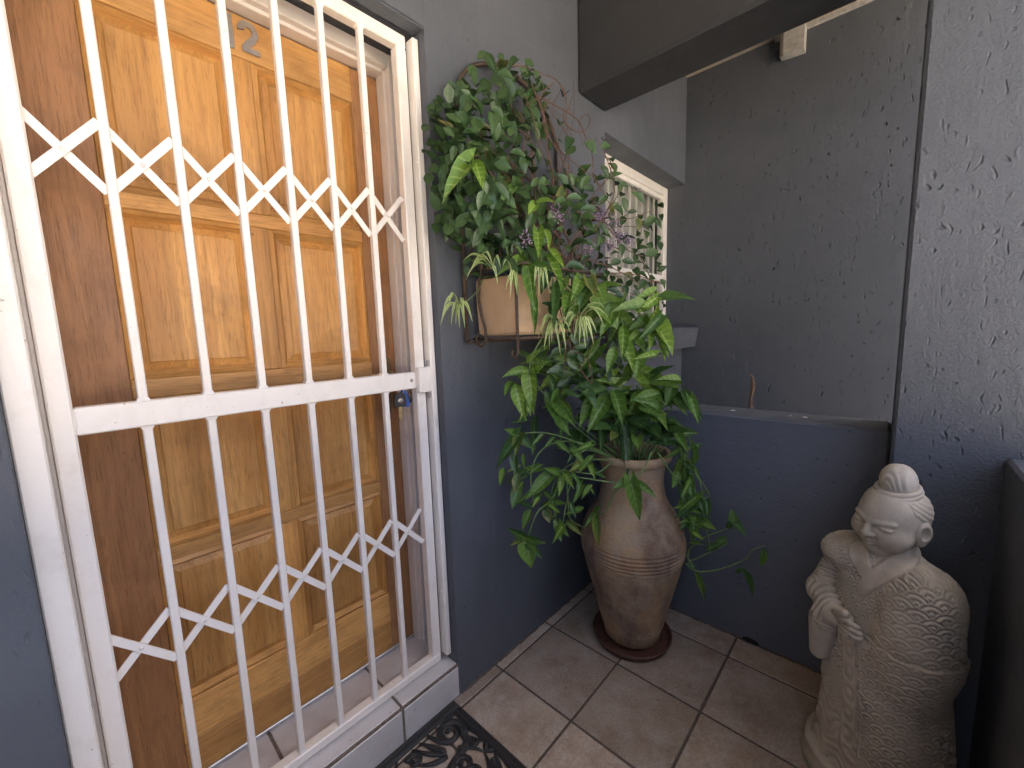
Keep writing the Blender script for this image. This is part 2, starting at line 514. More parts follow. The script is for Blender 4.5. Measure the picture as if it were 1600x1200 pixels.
def leaf_mat(name, dark, light, vein, nv, vein_amt, gloss, trans=0.25):
    t = NT(name)
    uv = t.n('ShaderNodeUVMap')
    sp = t.n('ShaderNodeSeparateXYZ'); t.l(uv.outputs[0], sp.inputs[0])
    s = t.math('ABSOLUTE', t.math('MULTIPLY_ADD', sp.outputs[0], 2.0, -1.0))
    oi = t.n('ShaderNodeObjectInfo')
    base = t.mix(oi.outputs['Random'], dark, light)
    nz = t.noise(t.obj((1, 1, 1), rand=5.0), 7.0, 3)
    base = t.mix(t.ramp(nz, [(.35, 0.0), (.7, .35)]), base, tuple(x * .55 for x in dark))
    old = t.math('GREATER_THAN', t.math('FRACT', t.math('MULTIPLY', oi.outputs['Random'], 37.7)), .965)
    edge = t.ramp(t.math('MAXIMUM', s, sp.outputs[1]), [(.45, .10), (1.0, .9)])
    base = t.mix(t.math('MULTIPLY', old, edge), base, (0.24, 0.20, 0.05))
    mid = t.ramp(s, [(0.0, 1.0), (0.10, 0.0)])
    q = t.math('MULTIPLY', t.math('SUBTRACT', sp.outputs[1], t.math('MULTIPLY', s, 0.16)), nv)
    fr = t.math('ABSOLUTE', t.math('SUBTRACT', t.math('FRACT', q), 0.5))
    lat = t.ramp(fr, [(0.0, 1.0), (0.16, 0.0)])
    lat = t.math('MULTIPLY', lat, t.ramp(s, [(0.0, 1.0), (0.92, .25)]))
    vn = t.math('MAXIMUM', mid, t.math('MULTIPLY', lat, .75))
    c = t.mix(t.math('MULTIPLY', vn, vein_amt, clamp=True), base, vein)
    t.set(Base_Color=c, Roughness=gloss, Normal=t.bump(vn, .35, .0015))
    t.b.inputs['Specular IOR Level'].default_value = 0.45
    tr = t.n('ShaderNodeBsdfTranslucent'); t.l(c, tr.inputs[0])
    mx = t.n('ShaderNodeMixShader'); mx.inputs[0].default_value = trans
    t.l(t.b.outputs[0], mx.inputs[1]); t.l(tr.outputs[0], mx.inputs[2]); t.l(mx.outputs[0], t.out.inputs[0])
    return t.m
M['vineleaf'] = leaf_mat('vine_leaf', (0.030, 0.068, 0.022), (0.080, 0.145, 0.050), (0.13, 0.21, 0.085), 7.0, .35, .26, .14)
M['al0'] = leaf_mat('arrowhead_leaf_dark', (0.042, 0.102, 0.024), (0.085, 0.170, 0.038), (0.17, 0.27, 0.09), 6.0, .6, .36, .2)
M['al1'] = leaf_mat('arrowhead_leaf_mid', (0.075, 0.165, 0.026), (0.145, 0.26, 0.042), (0.32, 0.46, 0.14), 6.0, .8, .36, .25)
M['al2'] = leaf_mat('arrowhead_leaf_bright', (0.115, 0.235, 0.028), (0.21, 0.35, 0.045), (0.55, 0.64, 0.20), 6.0, .9, .38, .28)

def m_spider():
    t = NT('spider_plant_blade')
    uv = t.n('ShaderNodeUVMap')
    sp = t.n('ShaderNodeSeparateXYZ'); t.l(uv.outputs[0], sp.inputs[0])
    s = t.math('ABSOLUTE', t.math('MULTIPLY_ADD', sp.outputs[0], 2.0, -1.0))
    c = t.mix(t.ramp(s, [(.30, 0.0), (.48, 1.0)]), (0.17, 0.30, 0.06), (0.52, 0.58, 0.26))
    t.set(Base_Color=c, Roughness=.42)
    tr = t.n('ShaderNodeBsdfTranslucent'); t.l(c, tr.inputs[0])
    mx = t.n('ShaderNodeMixShader'); mx.inputs[0].default_value = .25
    t.l(t.b.outputs[0], mx.inputs[1]); t.l(tr.outputs[0], mx.inputs[2]); t.l(mx.outputs[0], t.out.inputs[0])
    return t.m
M['spider'] = m_spider()
def m_flower():
    t = NT('lilac_petals')
    g = t.n('ShaderNodeNewGeometry')
    c = t.ramp(g.outputs['Random Per Island'], [(0, (0.10, 0.045, 0.15)), (.45, (0.24, 0.15, 0.30)), (.8, (0.42, 0.33, 0.42)), (1, (0.36, 0.24, 0.22))])
    return t.set(Base_Color=c, Roughness=.6)
M['flower'] = m_flower()

def m_glass():
    t = NT('window_glass')
    lw = t.n('ShaderNodeLayerWeight'); lw.inputs[0].default_value = .5
    fz = t.math('MULTIPLY_ADD', t.math('POWER', lw.outputs['Facing'], 4.0), .55, .03)
    a = t.n('ShaderNodeBsdfTransparent'); a.inputs[0].default_value = (.93, .94, .93, 1)
    g = t.n('ShaderNodeBsdfGlossy'); g.inputs['Roughness'].default_value = .03
    mx = t.n('ShaderNodeMixShader')
    t.l(fz, mx.inputs[0]); t.l(a.outputs[0], mx.inputs[1]); t.l(g.outputs[0], mx.inputs[2]); t.l(mx.outputs[0], t.out.inputs[0])
    return t.m
M['glass'] = m_glass()

def m_ground():
    t = NT('garden_ground')
    v = t.obj((1, 1, 1))
    c = t.mix(t.ramp(t.noise(v, .6, 6, .65), [(.4, 0.0), (.6, 1.0)]), (0.36, 0.335, 0.295), (0.29, 0.275, 0.235))
    return t.set(Base_Color=c, Roughness=.95)
M['ground'] = m_ground()

# ------------------------------------------------------------------ setting: ground, floor, walls, beam, roof
WY = 1.14                 # face of the house wall
XP = 1.881                # face of the parapet
XF = 3.089                # far wall
tag(obj('ground', MB().poly([(-900, -900, -.15), (900, -900, -.15), (900, 900, -.15), (-900, 900, -.15)]), M['ground']), kind='structure')

floor = tag(obj('patio_floor', MB().box(-3.0, 2.1, -.45, 1.16, -.14, -.0028), M['grout']), kind='structure')
XL = [1.064 + .335 * k for k in range(-12, 3)] + [XP + .006]
YL = [-.45, -.245, .090, .424, .756, 1.092, WY + .004]
G_ = .0048
share = {}
for i in range(len(XL) - 1):
    for j in range(len(YL) - 1):
        w_, d_ = XL[i + 1] - XL[i], YL[j + 1] - YL[j]
        key = (round(w_, 3), round(d_, 3))
        if key not in share:
            me = MB().cbox(-w_ / 2 + G_, w_ / 2 - G_, -d_ / 2 + G_, d_ / 2 - G_, -.009, 0, .0022).mesh('tile')
            fixn(me); share[key] = me
        o = link('tile', share[key], M['tile'], floor, ((XL[i] + XL[i + 1]) / 2, (YL[j] + YL[j + 1]) / 2, rnd.uniform(-.0006, .0006)))
        o.rotation_euler = (rnd.uniform(-.0015, .0015), rnd.uniform(-.0015, .0015), 0)

def smear(p0, p1, nrm, seed):
    R_ = random.Random(seed); mb = MB(); n = 90
    for k in range(n + 1):
        t = k / n
        x, y = p0[0] + (p1[0] - p0[0]) * t, p0[1] + (p1[1] - p0[1]) * t
        w = .006 + .006 * abs(math.sin(k * .37 + seed)) * R_.random() + .004 * R_.random(); h = .004 + .007 * R_.random() * abs(math.sin(k * .21))
        mb.v += [(x + nrm[0] * w, y + nrm[1] * w, -.0005), (x + nrm[0] * w * .4, y + nrm[1] * w * .4, h * .45), (x - nrm[0] * .002, y - nrm[1] * .002, h)]
    for k in range(n):
        for j in (0, 1):
            mb.f.append((k * 3 + j, k * 3 + j + 1, k * 3 + j + 4, k * 3 + j + 3))
    return obj('grout_smear', mb, M['grout'], floor, True)
smear((.88, WY), (XP, WY), (0, -1), 3)
smear((XP, WY), (XP, -.02), (-1, 0), 5)
crm = MB()
for k in range(130):
    a = rnd.uniform(0, 6.283); r = .19 + abs(rnd.gauss(0, .16))
    x, y = 1.58 + r * math.cos(a), .79 + r * math.sin(a)
    if rnd.random() < .35: x, y = rnd.uniform(1.0, 1.86), rnd.uniform(.1, 1.12)
    if x > 1.87 or y > 1.13: continue
    q = rnd.uniform(.0010, .0032)
    n0 = len(crm.v)
    crm.v += [(x + q * rnd.uniform(.7, 1.4), y, q * .4), (x, y + q * rnd.uniform(.7, 1.4), q * .4), (x - q, y, q * .4), (x, y - q, q * .4), (x, y, q * 1.1), (x, y, 0)]
    crm.f += [(n0 + i, n0 + (i + 1) % 4, n0 + 4) for i in range(4)] + [(n0 + (i + 1) % 4, n0 + i, n0 + 5) for i in range(4)]
tag(obj('soil_crumbs', crm, M['soil']), 'scattered soil crumbs on the tiles around the urn', 'soil', kind='stuff')

OL, OR_, OT = -.094, .870, 2.345     # door opening
hw = thing('house_wall', 'slate grey plastered house wall around the white security gate and the window', 'wall', (0, WY, 0))
def at_parent(o, p):
    o.parent = p
    o.matrix_parent_inverse = Matrix.Translation(-Vector(p.location))
    return o
def part(name, mb, mat, p, smooth=False):
    o = obj(name, mb, mat, None, smooth)
    return at_parent(o, p)
wb = MB()
wb.box(-3.0, OL, WY, 1.50, -.14, 3.08)
wb.box(OL, OR_, WY, 1.50, OT, 3.08)
wb.box(OR_, 1.98, WY, 1.50, -.14, 3.08)
wb.box(1.98, XF - .0005, WY, 1.50, 2.385, 3.08)
wb.box(1.98, XF - .0005, WY, 1.50, -.14, 1.385)
bmw = bmesh.new()
me_ = wb.mesh('wall'); bmw.from_mesh(me_)
bmesh.ops.remove_doubles(bmw, verts=bmw.verts, dist=.0001)
bmw.to_mesh(me_); bmw.free()
at_parent(link('wall', me_, M['wall']), hw)
part('light_leak_backing', MB().box(-3.0, XF - .001, 1.505, 1.56, -.14, 3.07), M['wall'], hw)  # unseen backing, added to stop light leaking in from behind
sl = MB().prism_y([(1.93, 1.235), (XF - .001, 1.235), (XF - .001, 1.235), (1.93, 1.235)], 1.0, 1.0)
sb = MB()
n_ = 0
for x in (1.925, XF - .002):
    sb.v += [(x, 1.262, 1.245), (x, 1.045, 1.238), (x, 1.022, 1.372), (x, 1.03, 1.380), (x, 1.262, 1.416)]
sb.f += [(0, 1, 2, 3, 4), (9, 8, 7, 6, 5)] + [(i, i + 5, (i + 1) % 5 + 5, (i + 1) % 5) for i in range(5)]
part('window_sill', sb, M['wall'], hw)
tag(part('lintel_patch', MB().box(OL - .02, OR_ + .004, WY + .004, WY + .05, OT - .006, OT + .001), M['wall'], hw))

fw = tag(obj('courtyard_wall', MB().box(XF, XF + .22, -1.7, 1.60, -.2, 3.079), M['far']), 'tall rough dark grey plastered wall behind the low parapet', 'wall')
pw = thing('parapet_wall', 'low slate blue parapet wall behind the urn and the statue', 'wall', (XP, .5, 0))
part('wall', MB().cbox(XP, 2.08, -.0205, WY - .0005, -.15, 1.003, .009), M['para'], pw)
for (yy, s_) in ((.50, .010), (.235, .009), (.285, .005)):
    d = MB()
    d.poly([(1.985 + s_ * 1.5 * math.cos(a) * (1 + .2 * math.sin(3 * a)), yy + s_ * math.sin(a), 1.0045) for a in [k * .6283 for k in range(10)]])
    part('bird_dropping', d, M['wt'], pw)  # bird droppings, small white specks on the parapet top
hl = MB()
hl.lathe([(0.0, .028), (.020, .024), (.032, .010), (.034, 0.0)], 0, 0, 14)
ho = at_parent(link('drain_hole', hl.mesh('drain_hole', True), M['black']), pw)
ho.matrix_parent_inverse = Matrix.Identity(4)
ho.location = (-.001, .371 - .5, .004); ho.rotation_euler = (0, -math.pi / 2 * .0, 0); ho.scale = (.32, 1.0, .55)

ew = thing('light_block_wall', 'unseen slate grey wall added behind the viewer to hold back light', 'wall', (-1.65, .35, 0))  # unseen wall, added and part lowered to control light from this end
part('wall', MB().box(-1.75, -1.55, .30, WY - .0005, -.15, 3.079), M['wall'], ew)
part('low_wall', MB().box(-1.75, -1.55, -.2495, .2995, -.15, 1.0), M['wall'], ew)
pl = tag(obj('pillar', MB().cbox(1.700, 2.081, -.52, -.0215, -.15, 2.474, .008), M['pillar']), 'broad grey rough plastered pillar rising behind the stone statue', 'pillar')
sp_ = tag(obj('parapet_wall', MB().cbox(-1.76, 1.6995, -.45, -.25, -.15, 1.0, .008), M['para']), 'dark parapet wall at the right edge beside the statue, running towards the viewer', 'wall')
bm_ = tag(obj('concrete_beam', MB().cbox(1.735, 1.980, -.60, WY - .0008, 2.4745, 3.079, .012), M['beam']), 'charcoal painted concrete beam crossing overhead at the top', 'beam')
tag(obj('eaves_beam', MB().box(-3.0, 1.734, -.50, -.30, 2.80, 3.079), M['beam']), 'charcoal eaves beam along the open side of the porch, overhead', 'beam')
tag(obj('ceiling', MB().box(-3.2, 3.6, -.56, 1.55, 3.0805, 3.16), M['ceil']), kind='structure')
fas = MB().box(XF - .022, XF - .002, -.55, .62, 3.058, 3.0795)
tag(obj('ceiling_trim', fas, M['timber']), 'thin cream ceiling trim strip along the top of the dark wall', 'trim')
rf = MB()
rf.v += [(0, -.052, 0), (0, .048, .0), (.02, .068, .008), (.075, .068, .008), (.075, -.052, 0)]
rf.v += [(x, y, .16) for x, y, z in rf.v[:5]]
rf.f += [(0, 1, 2, 3, 4), (9, 8, 7, 6, 5)] + [(i, i + 5, (i + 1) % 5 + 5, (i + 1) % 5) for i in range(5)]
tag(obj('rafter_end', rf, M['timber'], loc=(XF - .076, .517, 2.935)), 'short pale timber rafter end sticking out below the roof', 'rafter')

# twig that grows behind the parapet
tw_ = MB()
pts = [(2.52, .545 + .006 * math.sin(k * 1.9), .55 + k * .055) for k in range(11)]
tw_.tube(pts, [.012 - .0006 * k + .003 * (k % 2) for k in range(11)], 7)
for k in range(3, 11):
    p = pts[k]
    tw_.tube([p, (p[0] - .01, p[1] + .016 * (-1) ** k, p[2] + .02)], [.006, .002], 5)
tag(obj('dry_plant_stem', tw_, M['bark'], smooth=True), 'thin dry brown plant stem poking up behind the parapet', 'plant')

# ------------------------------------------------------------------ tiled step
ST = .131
step = thing('door_step', 'white tiled door step under the security gate', 'step', (.39, WY, 0))
part('core', MB().box(OL + .001, .8725, 1.1405, 1.48, -.13, ST - .003), M['stepgrout'], step)
sx = [OL + .001, -.042, .294, .628, .874]
for a, b in zip(sx[:-1], sx[1:]):
    part('tile', MB().cbox(a + .0045, b - .0045, 1.1475, 1.405, ST - .010, ST, .0015), M['steptile'], step)
    part('tile', MB().cbox(a + .0045, b - .0045, 1.137, 1.1470, .003, ST - .010, .0015), M['steptile'], step)

# ------------------------------------------------------------------ door frame, door
df = thing('door_frame', 'white painted timber door frame behind the security gate', 'door frame', (.39, 1.34, ST))
part('jamb', MB().cbox(.852, OR_ - .0005, 1.33, 1.47, ST + .001, 2.3445, .003), M['frame'], df)
part('stop_bead', MB().cbox(.843, .8525, 1.352, 1.398, ST + .001, 2.297, .002), M['frame'], df)
part('jamb', MB().cbox(OL + .0005, -.052, 1.33, 1.47, ST + .001, 2.3445, .003), M['frame'], df)
part('stop_bead', MB().cbox(-.0525, -.043, 1.352, 1.398, ST + .001, 2.297, .002), M['frame'], df)
part('head', MB().cbox(-.0515, .8515, 1.33, 1.47, 2.300, 2.3442, .003), M['frame'], df)
part('head_bead', MB().cbox(-.042, .842, 1.352, 1.398, 2.289, 2.3005, .002), M['frame'], df)
for zz in (.165, .176):
    h_ = MB(); h_.lathe([(0, -.0006), (.0022, -.0006), (.0022, .001)], 0, 0, 8)
    q = at_parent(link('screw_hole', h_.mesh('screw_hole'), M['black']), df)
    q.matrix_parent_inverse = Matrix.Translation(-Vector(df.location)) @ Matrix.Translation((.857, 1.3295, zz)) @ Matrix.Rotation(math.pi / 2, 4, 'X')

DY = 1.400
door = thing('wooden_door', 'golden wooden panelled front door numbered 12 behind white bars', 'door', (.39, DY, ST))
part('stile', MB().cbox(-.050, .094, DY, DY + .042, ST + .008, 2.288, .002), M['red_v'], door)
part('stile', MB().cbox(.748, .846, DY, DY + .042, ST + .008, 2.288, .002), M['red_v'], door)
rails = [(2.176, 2.288), (1.715, 1.752), (1.243, 1.292), (.795, .832), (.250, .372), (ST + .009, .2485)]
for z0, z1 in rails:
    part('rail', MB().cbox(.0945, .7475, DY - .001, DY + .040, z0, z1, .0016), M['gold_h'], door)
rows = [(1.7525, 2.1755), (1.2925, 1.7145), (.8325, 1.2425), (.3725, .7945)]
for z0, z1 in rows:
    part('mullion', MB().cbox(.397, .445, DY - .0005, DY + .040, z0 + .0005, z1 - .0005, .0016), M['gold_v'], door)
    for x0, x1 in ((.095, .3965), (.4455, .747)):
        a = .022                                   # sloping moulding, four mitred pieces
        mos = []
        yf, yb = DY - .003, DY + .014
        o4 = [(x0, z0), (x1, z0), (x1, z1), (x0, z1)]
        m4 = [(x0 + .012, z0 + .012), (x1 - .012, z0 + .012), (x1 - .012, z1 - .012), (x0 + .012, z1 - .012)]
        i4 = [(x0 + a, z0 + a), (x1 - a, z0 + a), (x1 - a, z1 - a), (x0 + a, z1 - a)]
        for k in range(4):
            j = (k + 1) % 4
            mo = MB(); mos.append((mo, k)); n = 0
            mo.v += [(o4[k][0], DY + .004, o4[k][1]), (o4[j][0], DY + .004, o4[j][1]), (m4[j][0], yf, m4[j][1]), (m4[k][0], yf, m4[k][1]),
                     (i4[j][0], yb, i4[j][1]), (i4[k][0], yb, i4[k][1])]
            mo.f += [(n, n + 1, n + 2, n + 3), (n + 3, n + 2, n + 4, n + 5)]
        pan = MB()
        b = .040
        # raised and fielded panel
        r0 = [(x0 + a - .004, z0 + a - .004), (x1 - a + .004, z0 + a - .004), (x1 - a + .004, z1 - a + .004), (x0 + a - .004, z1 - a + .004)]
        r1 = [(x0 + b, z0 + b), (x1 - b, z0 + b), (x1 - b, z1 - b), (x0 + b, z1 - b)]
        pan.v += [(x, DY + .0155, z) for x, z in r0] + [(x, DY + .006, z) for x, z in r1] + [(x, DY + .0025, z) for x, z in [(x0 + b + .003, z0 + b + .003), (x1 - b - .003, z0 + b + .003), (x1 - b - .003, z1 - b - .003), (x0 + b + .003, z1 - b - .003)]]
        pan.f += [(k, (k + 1) % 4, (k + 1) % 4 + 4, k + 4) for k in range(4)] + [(k + 4, (k + 1) % 4 + 4, (k + 1) % 4 + 8, k + 8) for k in range(4)] + [(8, 9, 10, 11)]
        pan.v += [(x, DY + .03, z) for x, z in r0]
        pan.f += [(12, 15, 14, 13)] + [(k, k + 12, (k + 1) % 4 + 12, (k + 1) % 4) for k in range(4)]
        po = part('panel', pan, M['gold_v'], door)
        for mo, k in mos:
            mz = obj('moulding', mo, M['gold_h'] if k % 2 == 0 else M['gold_v'])
            mz.parent = po
part('weather_strip', MB().cbox(-.045, .842, DY - .010, DY - .0015, ST + .002, ST + .013, .0015), M['alu'], door)
# number 12 in brushed metal
def bent(points, w, y0, y1):
    mb = MB()
    L = []
    for i, (x, z) in enumerate(points):
        a = points[max(i - 1, 0)]; c = points[min(i + 1, len(points) - 1)]
        dx, dz = c[0] - a[0], c[1] - a[1]
        l = math.hypot(dx, dz)
        L.append(((x - dz / l * w / 2, z + dx / l * w / 2), (x + dz / l * w / 2, z - dx / l * w / 2)))
    for (a, c) in L:
        mb.v += [(a[0], y0, a[1]), (c[0], y0, c[1]), (c[0], y1, c[1]), (a[0], y1, a[1])]
    for i in range(len(L) - 1):
        for k in range(4):
            j = (k + 1) % 4
            mb.f.append((4 * i + k, 4 * i + j, 4 * i + j + 4, 4 * i + k + 4))
    mb.f += [(0, 3, 2, 1), tuple(4 * (len(L) - 1) + k for k in range(4))]
    return mb
def num(name, dx, pts_list):
    o = None
    for pts in pts_list:
        mb = bent([(x + dx, z) for x, z in pts], .0165, DY - .0055, DY - .0012)
        o = part(name, mb, M['steel'], door)
    return o
two = [(.4275, 2.252)]
for k in range(11):
    an = math.radians(180 - k * 21)
    two.append((.4445 + .0175 * math.cos(an), 2.2535 + .0185 * math.sin(an)))
two += [(.4545, 2.232), (.441, 2.219), (.434, 2.2045), (.434, 2.2035)]
num('digit_two', 0, [two])
part('digit_two_foot', MB().cbox(.4262, .4705, DY - .0056, DY - .0012, 2.196, 2.211, .0006), M['steel'], door)
num('digit_one', 0, [[(.3985, 2.2795), (.3985, 2.193)]])
part('digit_one_flag', bent([(.391, 2.2735), (.378, 2.2595)], .013, DY - .0052, DY - .0013), M['steel'], door)
pt = part('lock_plate', MB().cbox(.780, .822, DY - .006, DY - .0005, 1.095, 1.298, .002), M['brass'], door)
part('door_handle', MB().tube([(.801, DY - .006, 1.245), (.801, DY - .045, 1.245), (.79, DY - .052, 1.245), (.715, DY - .052, 1.243)], [.009, .008, .008, .007], 10), M['brass'], door, True)
part('keyhole', MB().cbox(.7985, .8035, DY - .0068, DY - .0055, 1.165, 1.185, .001), M['black'], door)

# ------------------------------------------------------------------ security gate
gt = thing('security_gate', 'white steel security gate with upright bars and criss-cross lattice strips', 'gate', (.39, 1.2, ST))
GY0, GY1 = 1.197, 1.233
part('post', MB().cbox(-.045, -.010, GY0, GY1, .168, 2.2905, .0035), M['white'], gt)
part('post', MB().cbox(.802, .838, GY0, GY1, .168, 2.2905, .0035), M['white'], gt)
part('top_rail', MB().cbox(-.045, .838, GY0 + .0006, GY1 - .0006, 2.291, 2.330, .0035), M['white'], gt)
part('bottom_rail', MB().cbox(-.045, .838, GY0 + .0006, GY1 - .0006, .137, .1675, .0035), M['white'], gt)
part('middle_rail', MB().cbox(-.0098, .8018, GY0 + .001, GY1 - .002, 1.200, 1.257, .003), M['white'], gt)
BX = [.0975 + .1178 * k for k in range(6)]
def bar(x, z0, z1):
    mb = MB().cbox(x - .0085, x + .0085, 1.202, 1.222, z0, z1, .0022)
    for z, s in ((z0, 1), (z1, -1)):        # weld beads
        n = len(mb.v)
        for e, hh in ((.0035, 0), (.0007, .007)):
            mb.v += [(x - .0085 - e, 1.202 - e * .6, z + s * hh), (x + .0085 + e, 1.202 - e * .6, z + s * hh), (x + .0085 + e, 1.222 + e * .6, z + s * hh), (x - .0085 - e, 1.222 + e * .6, z + s * hh)]
        mb.f += [(n + k, n + (k + 1) % 4, n + (k + 1) % 4 + 4, n + k + 4) for k in range(4)]
    return mb
for x in BX:
    part('bar', bar(x, 1.2565, 2.2915), M['white'], gt)
    part('bar', bar(x, .167, 1.2005), M['white'], gt)
def strip(xa, za, xb, zb, y):
    dx, dz = xb - xa, zb - za
    l = math.hypot(dx, dz); nx, nz = -dz / l * .0085, dx / l * .0085
    return MB().prism_y([(xa + nx, za + nz), (xb + nx, zb + nz), (xb - nx, zb - nz), (xa - nx, za - nz)], y, y + .0038)
riv = MB(); riv.lathe([(0, -.0022), (.0035, -.0018), (.0048, -.0004), (.0048, .001)], 0, 0, 12)
riv_me = riv.mesh('rivet', True)
riv_me.materials.append(M['frame'])
for zc, hh, fr in ((1.763, .068, 1), (.697, .062, -1)):
    for k in range(7):
        xc = .0335 + .1172 * k
        hx = .0575
        up = strip(xc - hx, zc - hh, xc + hx, zc + hh, 1.2055 if fr > 0 else 1.2115)
        dn = strip(xc - hx, zc + hh, xc + hx, zc - hh, 1.2115 if fr > 0 else 1.2055)
        a = part('lattice_strip', up, M['white'], gt)
        b = part('lattice_strip', dn, M['white'], gt)
        front = a if fr > 0 else b
        r_ = bpy.data.objects.new('rivet', riv_me); COL.objects.link(r_)
        r_.parent = front
        r_.matrix_parent_inverse = Matrix.Translation((xc, 1.2055, zc)) @ Matrix.Rotation(-math.pi / 2, 4, 'X')
part('lock_box', MB().cbox(.800, .858, 1.176, 1.1975, 1.184, 1.273, .004), M['white'], gt)
for zz in (1.172, 1.283):
    part('latch_pin', MB().cbox(.8405, .852, 1.180, 1.192, zz - .012, zz + .012, .002), M['steel'], gt)
sc_ = MB(); sc_.lathe([(0, -.001), (.0022, -.0015), (.0025, -.0028), (.0058, -.0022), (.0064, 0.0)], 0, 0, 14)
q = at_parent(link('lock_cylinder', sc_.mesh('lock_cylinder', True), M['steel']), gt)
q.matrix_parent_inverse = Matrix.Translation(-Vector(gt.location)) @ Matrix.Translation((.782, 1.1978, 1.229)) @ Matrix.Rotation(-math.pi / 2, 4, 'X')

gf = thing('gate_surround', 'fixed white steel side bars of the gate surround, flanking the security gate', 'frame', (.39, 1.2, ST))
part('side_bar', MB().cbox(.8465, .8685, 1.172, 1.212, .160, 2.322, .003), M['white'], gf)
part('side_bar', MB().cbox(OL + .0008, -.0525, 1.160, 1.236, ST + .001, 2.343, .003), M['white'], gf)
part('side_plate', MB().cbox(-.0525, -.0465, 1.214, 1.236, ST + .001, 2.343, .001), M['frame'], gf)
for zz in (.42, 1.36, 1.95):
    b_ = MB(); b_.lathe([(0, -.004), (.003, -.0035), (.005, -.001), (.005, .001)], 0, 0, 10)
    q = at_parent(link('bolt_head', b_.mesh('bolt_head', True), M['white']), gf)
    q.matrix_parent_inverse = Matrix.Translation(-Vector(gf.location)) @ Matrix.Translation((.8463, 1.185, zz)) @ Matrix.Rotation(math.pi / 2, 4, 'Y')

# keys in the lock
ky = thing('key_bunch', 'bunch of keys with blue tag hanging below the gate lock', 'keys', (.747, 1.214, 1.16))
ky.scale = (1.22, 1.0, 1.22)
KX, KY = .742, 1.214
ring = MB(); ring.tube([(KX + .004 + .011 * math.cos(a), KY + .002, 1.190 + .011 * math.sin(a)) for a in [k * math.pi / 8 for k in range(17)]], .0012, 6, caps=False)
part('key_ring', ring, M['steel'], ky, True)
hd = MB().prism_y([(KX - .019, 1.152), (KX - .016, 1.146), (KX + .016, 1.146), (KX + .019, 1.152), (KX + .017, 1.176), (KX + .012, 1.182), (KX - .012, 1.182), (KX - .017, 1.176)], KY - .006, KY + .004)
part('key_head', hd, M['keyblack'], ky)
lg = MB(); lg.lathe([(0, -.0008), (.006, -.0008), (.007, 0), (.007, .001)], 0, 0, 16)
q = at_parent(link('key_emblem', lg.mesh('key_emblem', True), M['steel']), ky)
q.matrix_parent_inverse = Matrix.Translation(-Vector(ky.location)) @ Matrix.Translation((KX, KY - .0062, 1.163)) @ Matrix.Scale(1.3, 4, (1, 0, 0)) @ Matrix.Rotation(-math.pi / 2, 4, 'X')
bl = [(KX - .0065, 1.1455), (KX - .0065, 1.118), (KX - .003, 1.112), (KX - .005, 1.107), (KX - .001, 1.101), (KX + .003, 1.104), (KX + .003, 1.110), (KX + .0055, 1.116), (KX + .003, 1.121), (KX + .0055, 1.127), (KX + .0045, 1.1455)]
part('key_blade', MB().prism_y(bl, KY - .0025, KY + .0005), M['brass'], ky)
tg = MB().prism_y([(KX + .017, 1.142), (KX + .032, 1.140), (KX + .034, 1.150), (KX + .026, 1.188), (KX + .012, 1.190), (KX + .011, 1.182)], KY + .006, KY + .012)
part('blue_tag', tg, M['keyblue'], ky)
part('black_fob', MB().prism_y([(KX + .030, 1.146), (KX + .046, 1.150), (KX + .047, 1.158), (KX + .030, 1.186), (KX + .022, 1.182)], KY + .0135, KY + .020), M['keyblack'], ky)

# ------------------------------------------------------------------ window
wnd = thing('window', 'white framed window with upright burglar bars beside the climbing vine', 'window', (2.5, 1.27, 1.4))
WX0, WX1, WZ0, WZ1 = 1.9805, XF - .001, 1.418, 2.3845
fy0, fy1 = 1.262, 1.312
part('frame_side', MB().cbox(WX0, WX0 + .045, fy0, fy1, WZ0, WZ1, .004), M['winpaint'], wnd)
part('frame_side', MB().cbox(WX1 - .062, WX1, fy0, fy1, WZ0, WZ1, .004), M['winpaint'], wnd)
part('frame_head', MB().cbox(WX0 + .0455, WX1 - .0625, fy0 + .0004, fy1, WZ1 - .055, WZ1 - .0003, .004), M['winpaint'], wnd)
part('frame_head_bead', MB().cbox(WX0 + .0455, WX1 - .0625, fy0 + .012, fy1 - .004, WZ1 - .085, WZ1 - .0555, .004), M['winpaint'], wnd)
part('frame_foot', MB().cbox(WX0 + .0455, WX1 - .0625, fy0 + .0004, fy1, WZ0 + .0003, WZ0 + .045, .004), M['winpaint'], wnd)
part('transom', MB().cbox(WX0 + .0455, WX1 - .0625, fy0 + .002, fy1 - .002, 1.722, 1.765, .004), M['winpaint'], wnd)
for x0, x1 in ((WX0 + .0455, WX1 - .0625),):
    for z0, z1 in ((1.7655, WZ1 - .0855), (WZ0 + .0455, 1.7215)):
        part('pane', MB().box(x0, x1, fy0 + .022, fy0 + .026, z0, z1), M['glass'], wnd)
for k in range(11):
    x = 2.05 + .094 * k
    part('burglar_bar', MB().cbox(x - .0075, x + .0075, 1.316, 1.330, WZ0, WZ1, .002), M['winpaint'], wnd)
cu = MB()
nx_ = 120
for k in range(nx_ + 1):
    x = 1.99 + (XF - 2.0) * k / nx_
    y = 1.368 + .007 * math.sin(k * .42) + .004 * math.sin(k * 1.1)
    cu.v += [(x, y, 1.39), (x, y, 2.40)]
cu.f += [(2 * k, 2 * k + 2, 2 * k + 3, 2 * k + 1) for k in range(nx_)]
tag(obj('curtain', cu, M['curtain'], smooth=True), 'pale cream curtain hanging inside behind the window bars', 'curtain')
tag(obj('room_back_wall', MB().box(1.9, 3.4, 1.46, 1.499, 1.385, 2.3849), M['curtain']), 'dim inner room wall behind the curtain', 'wall')

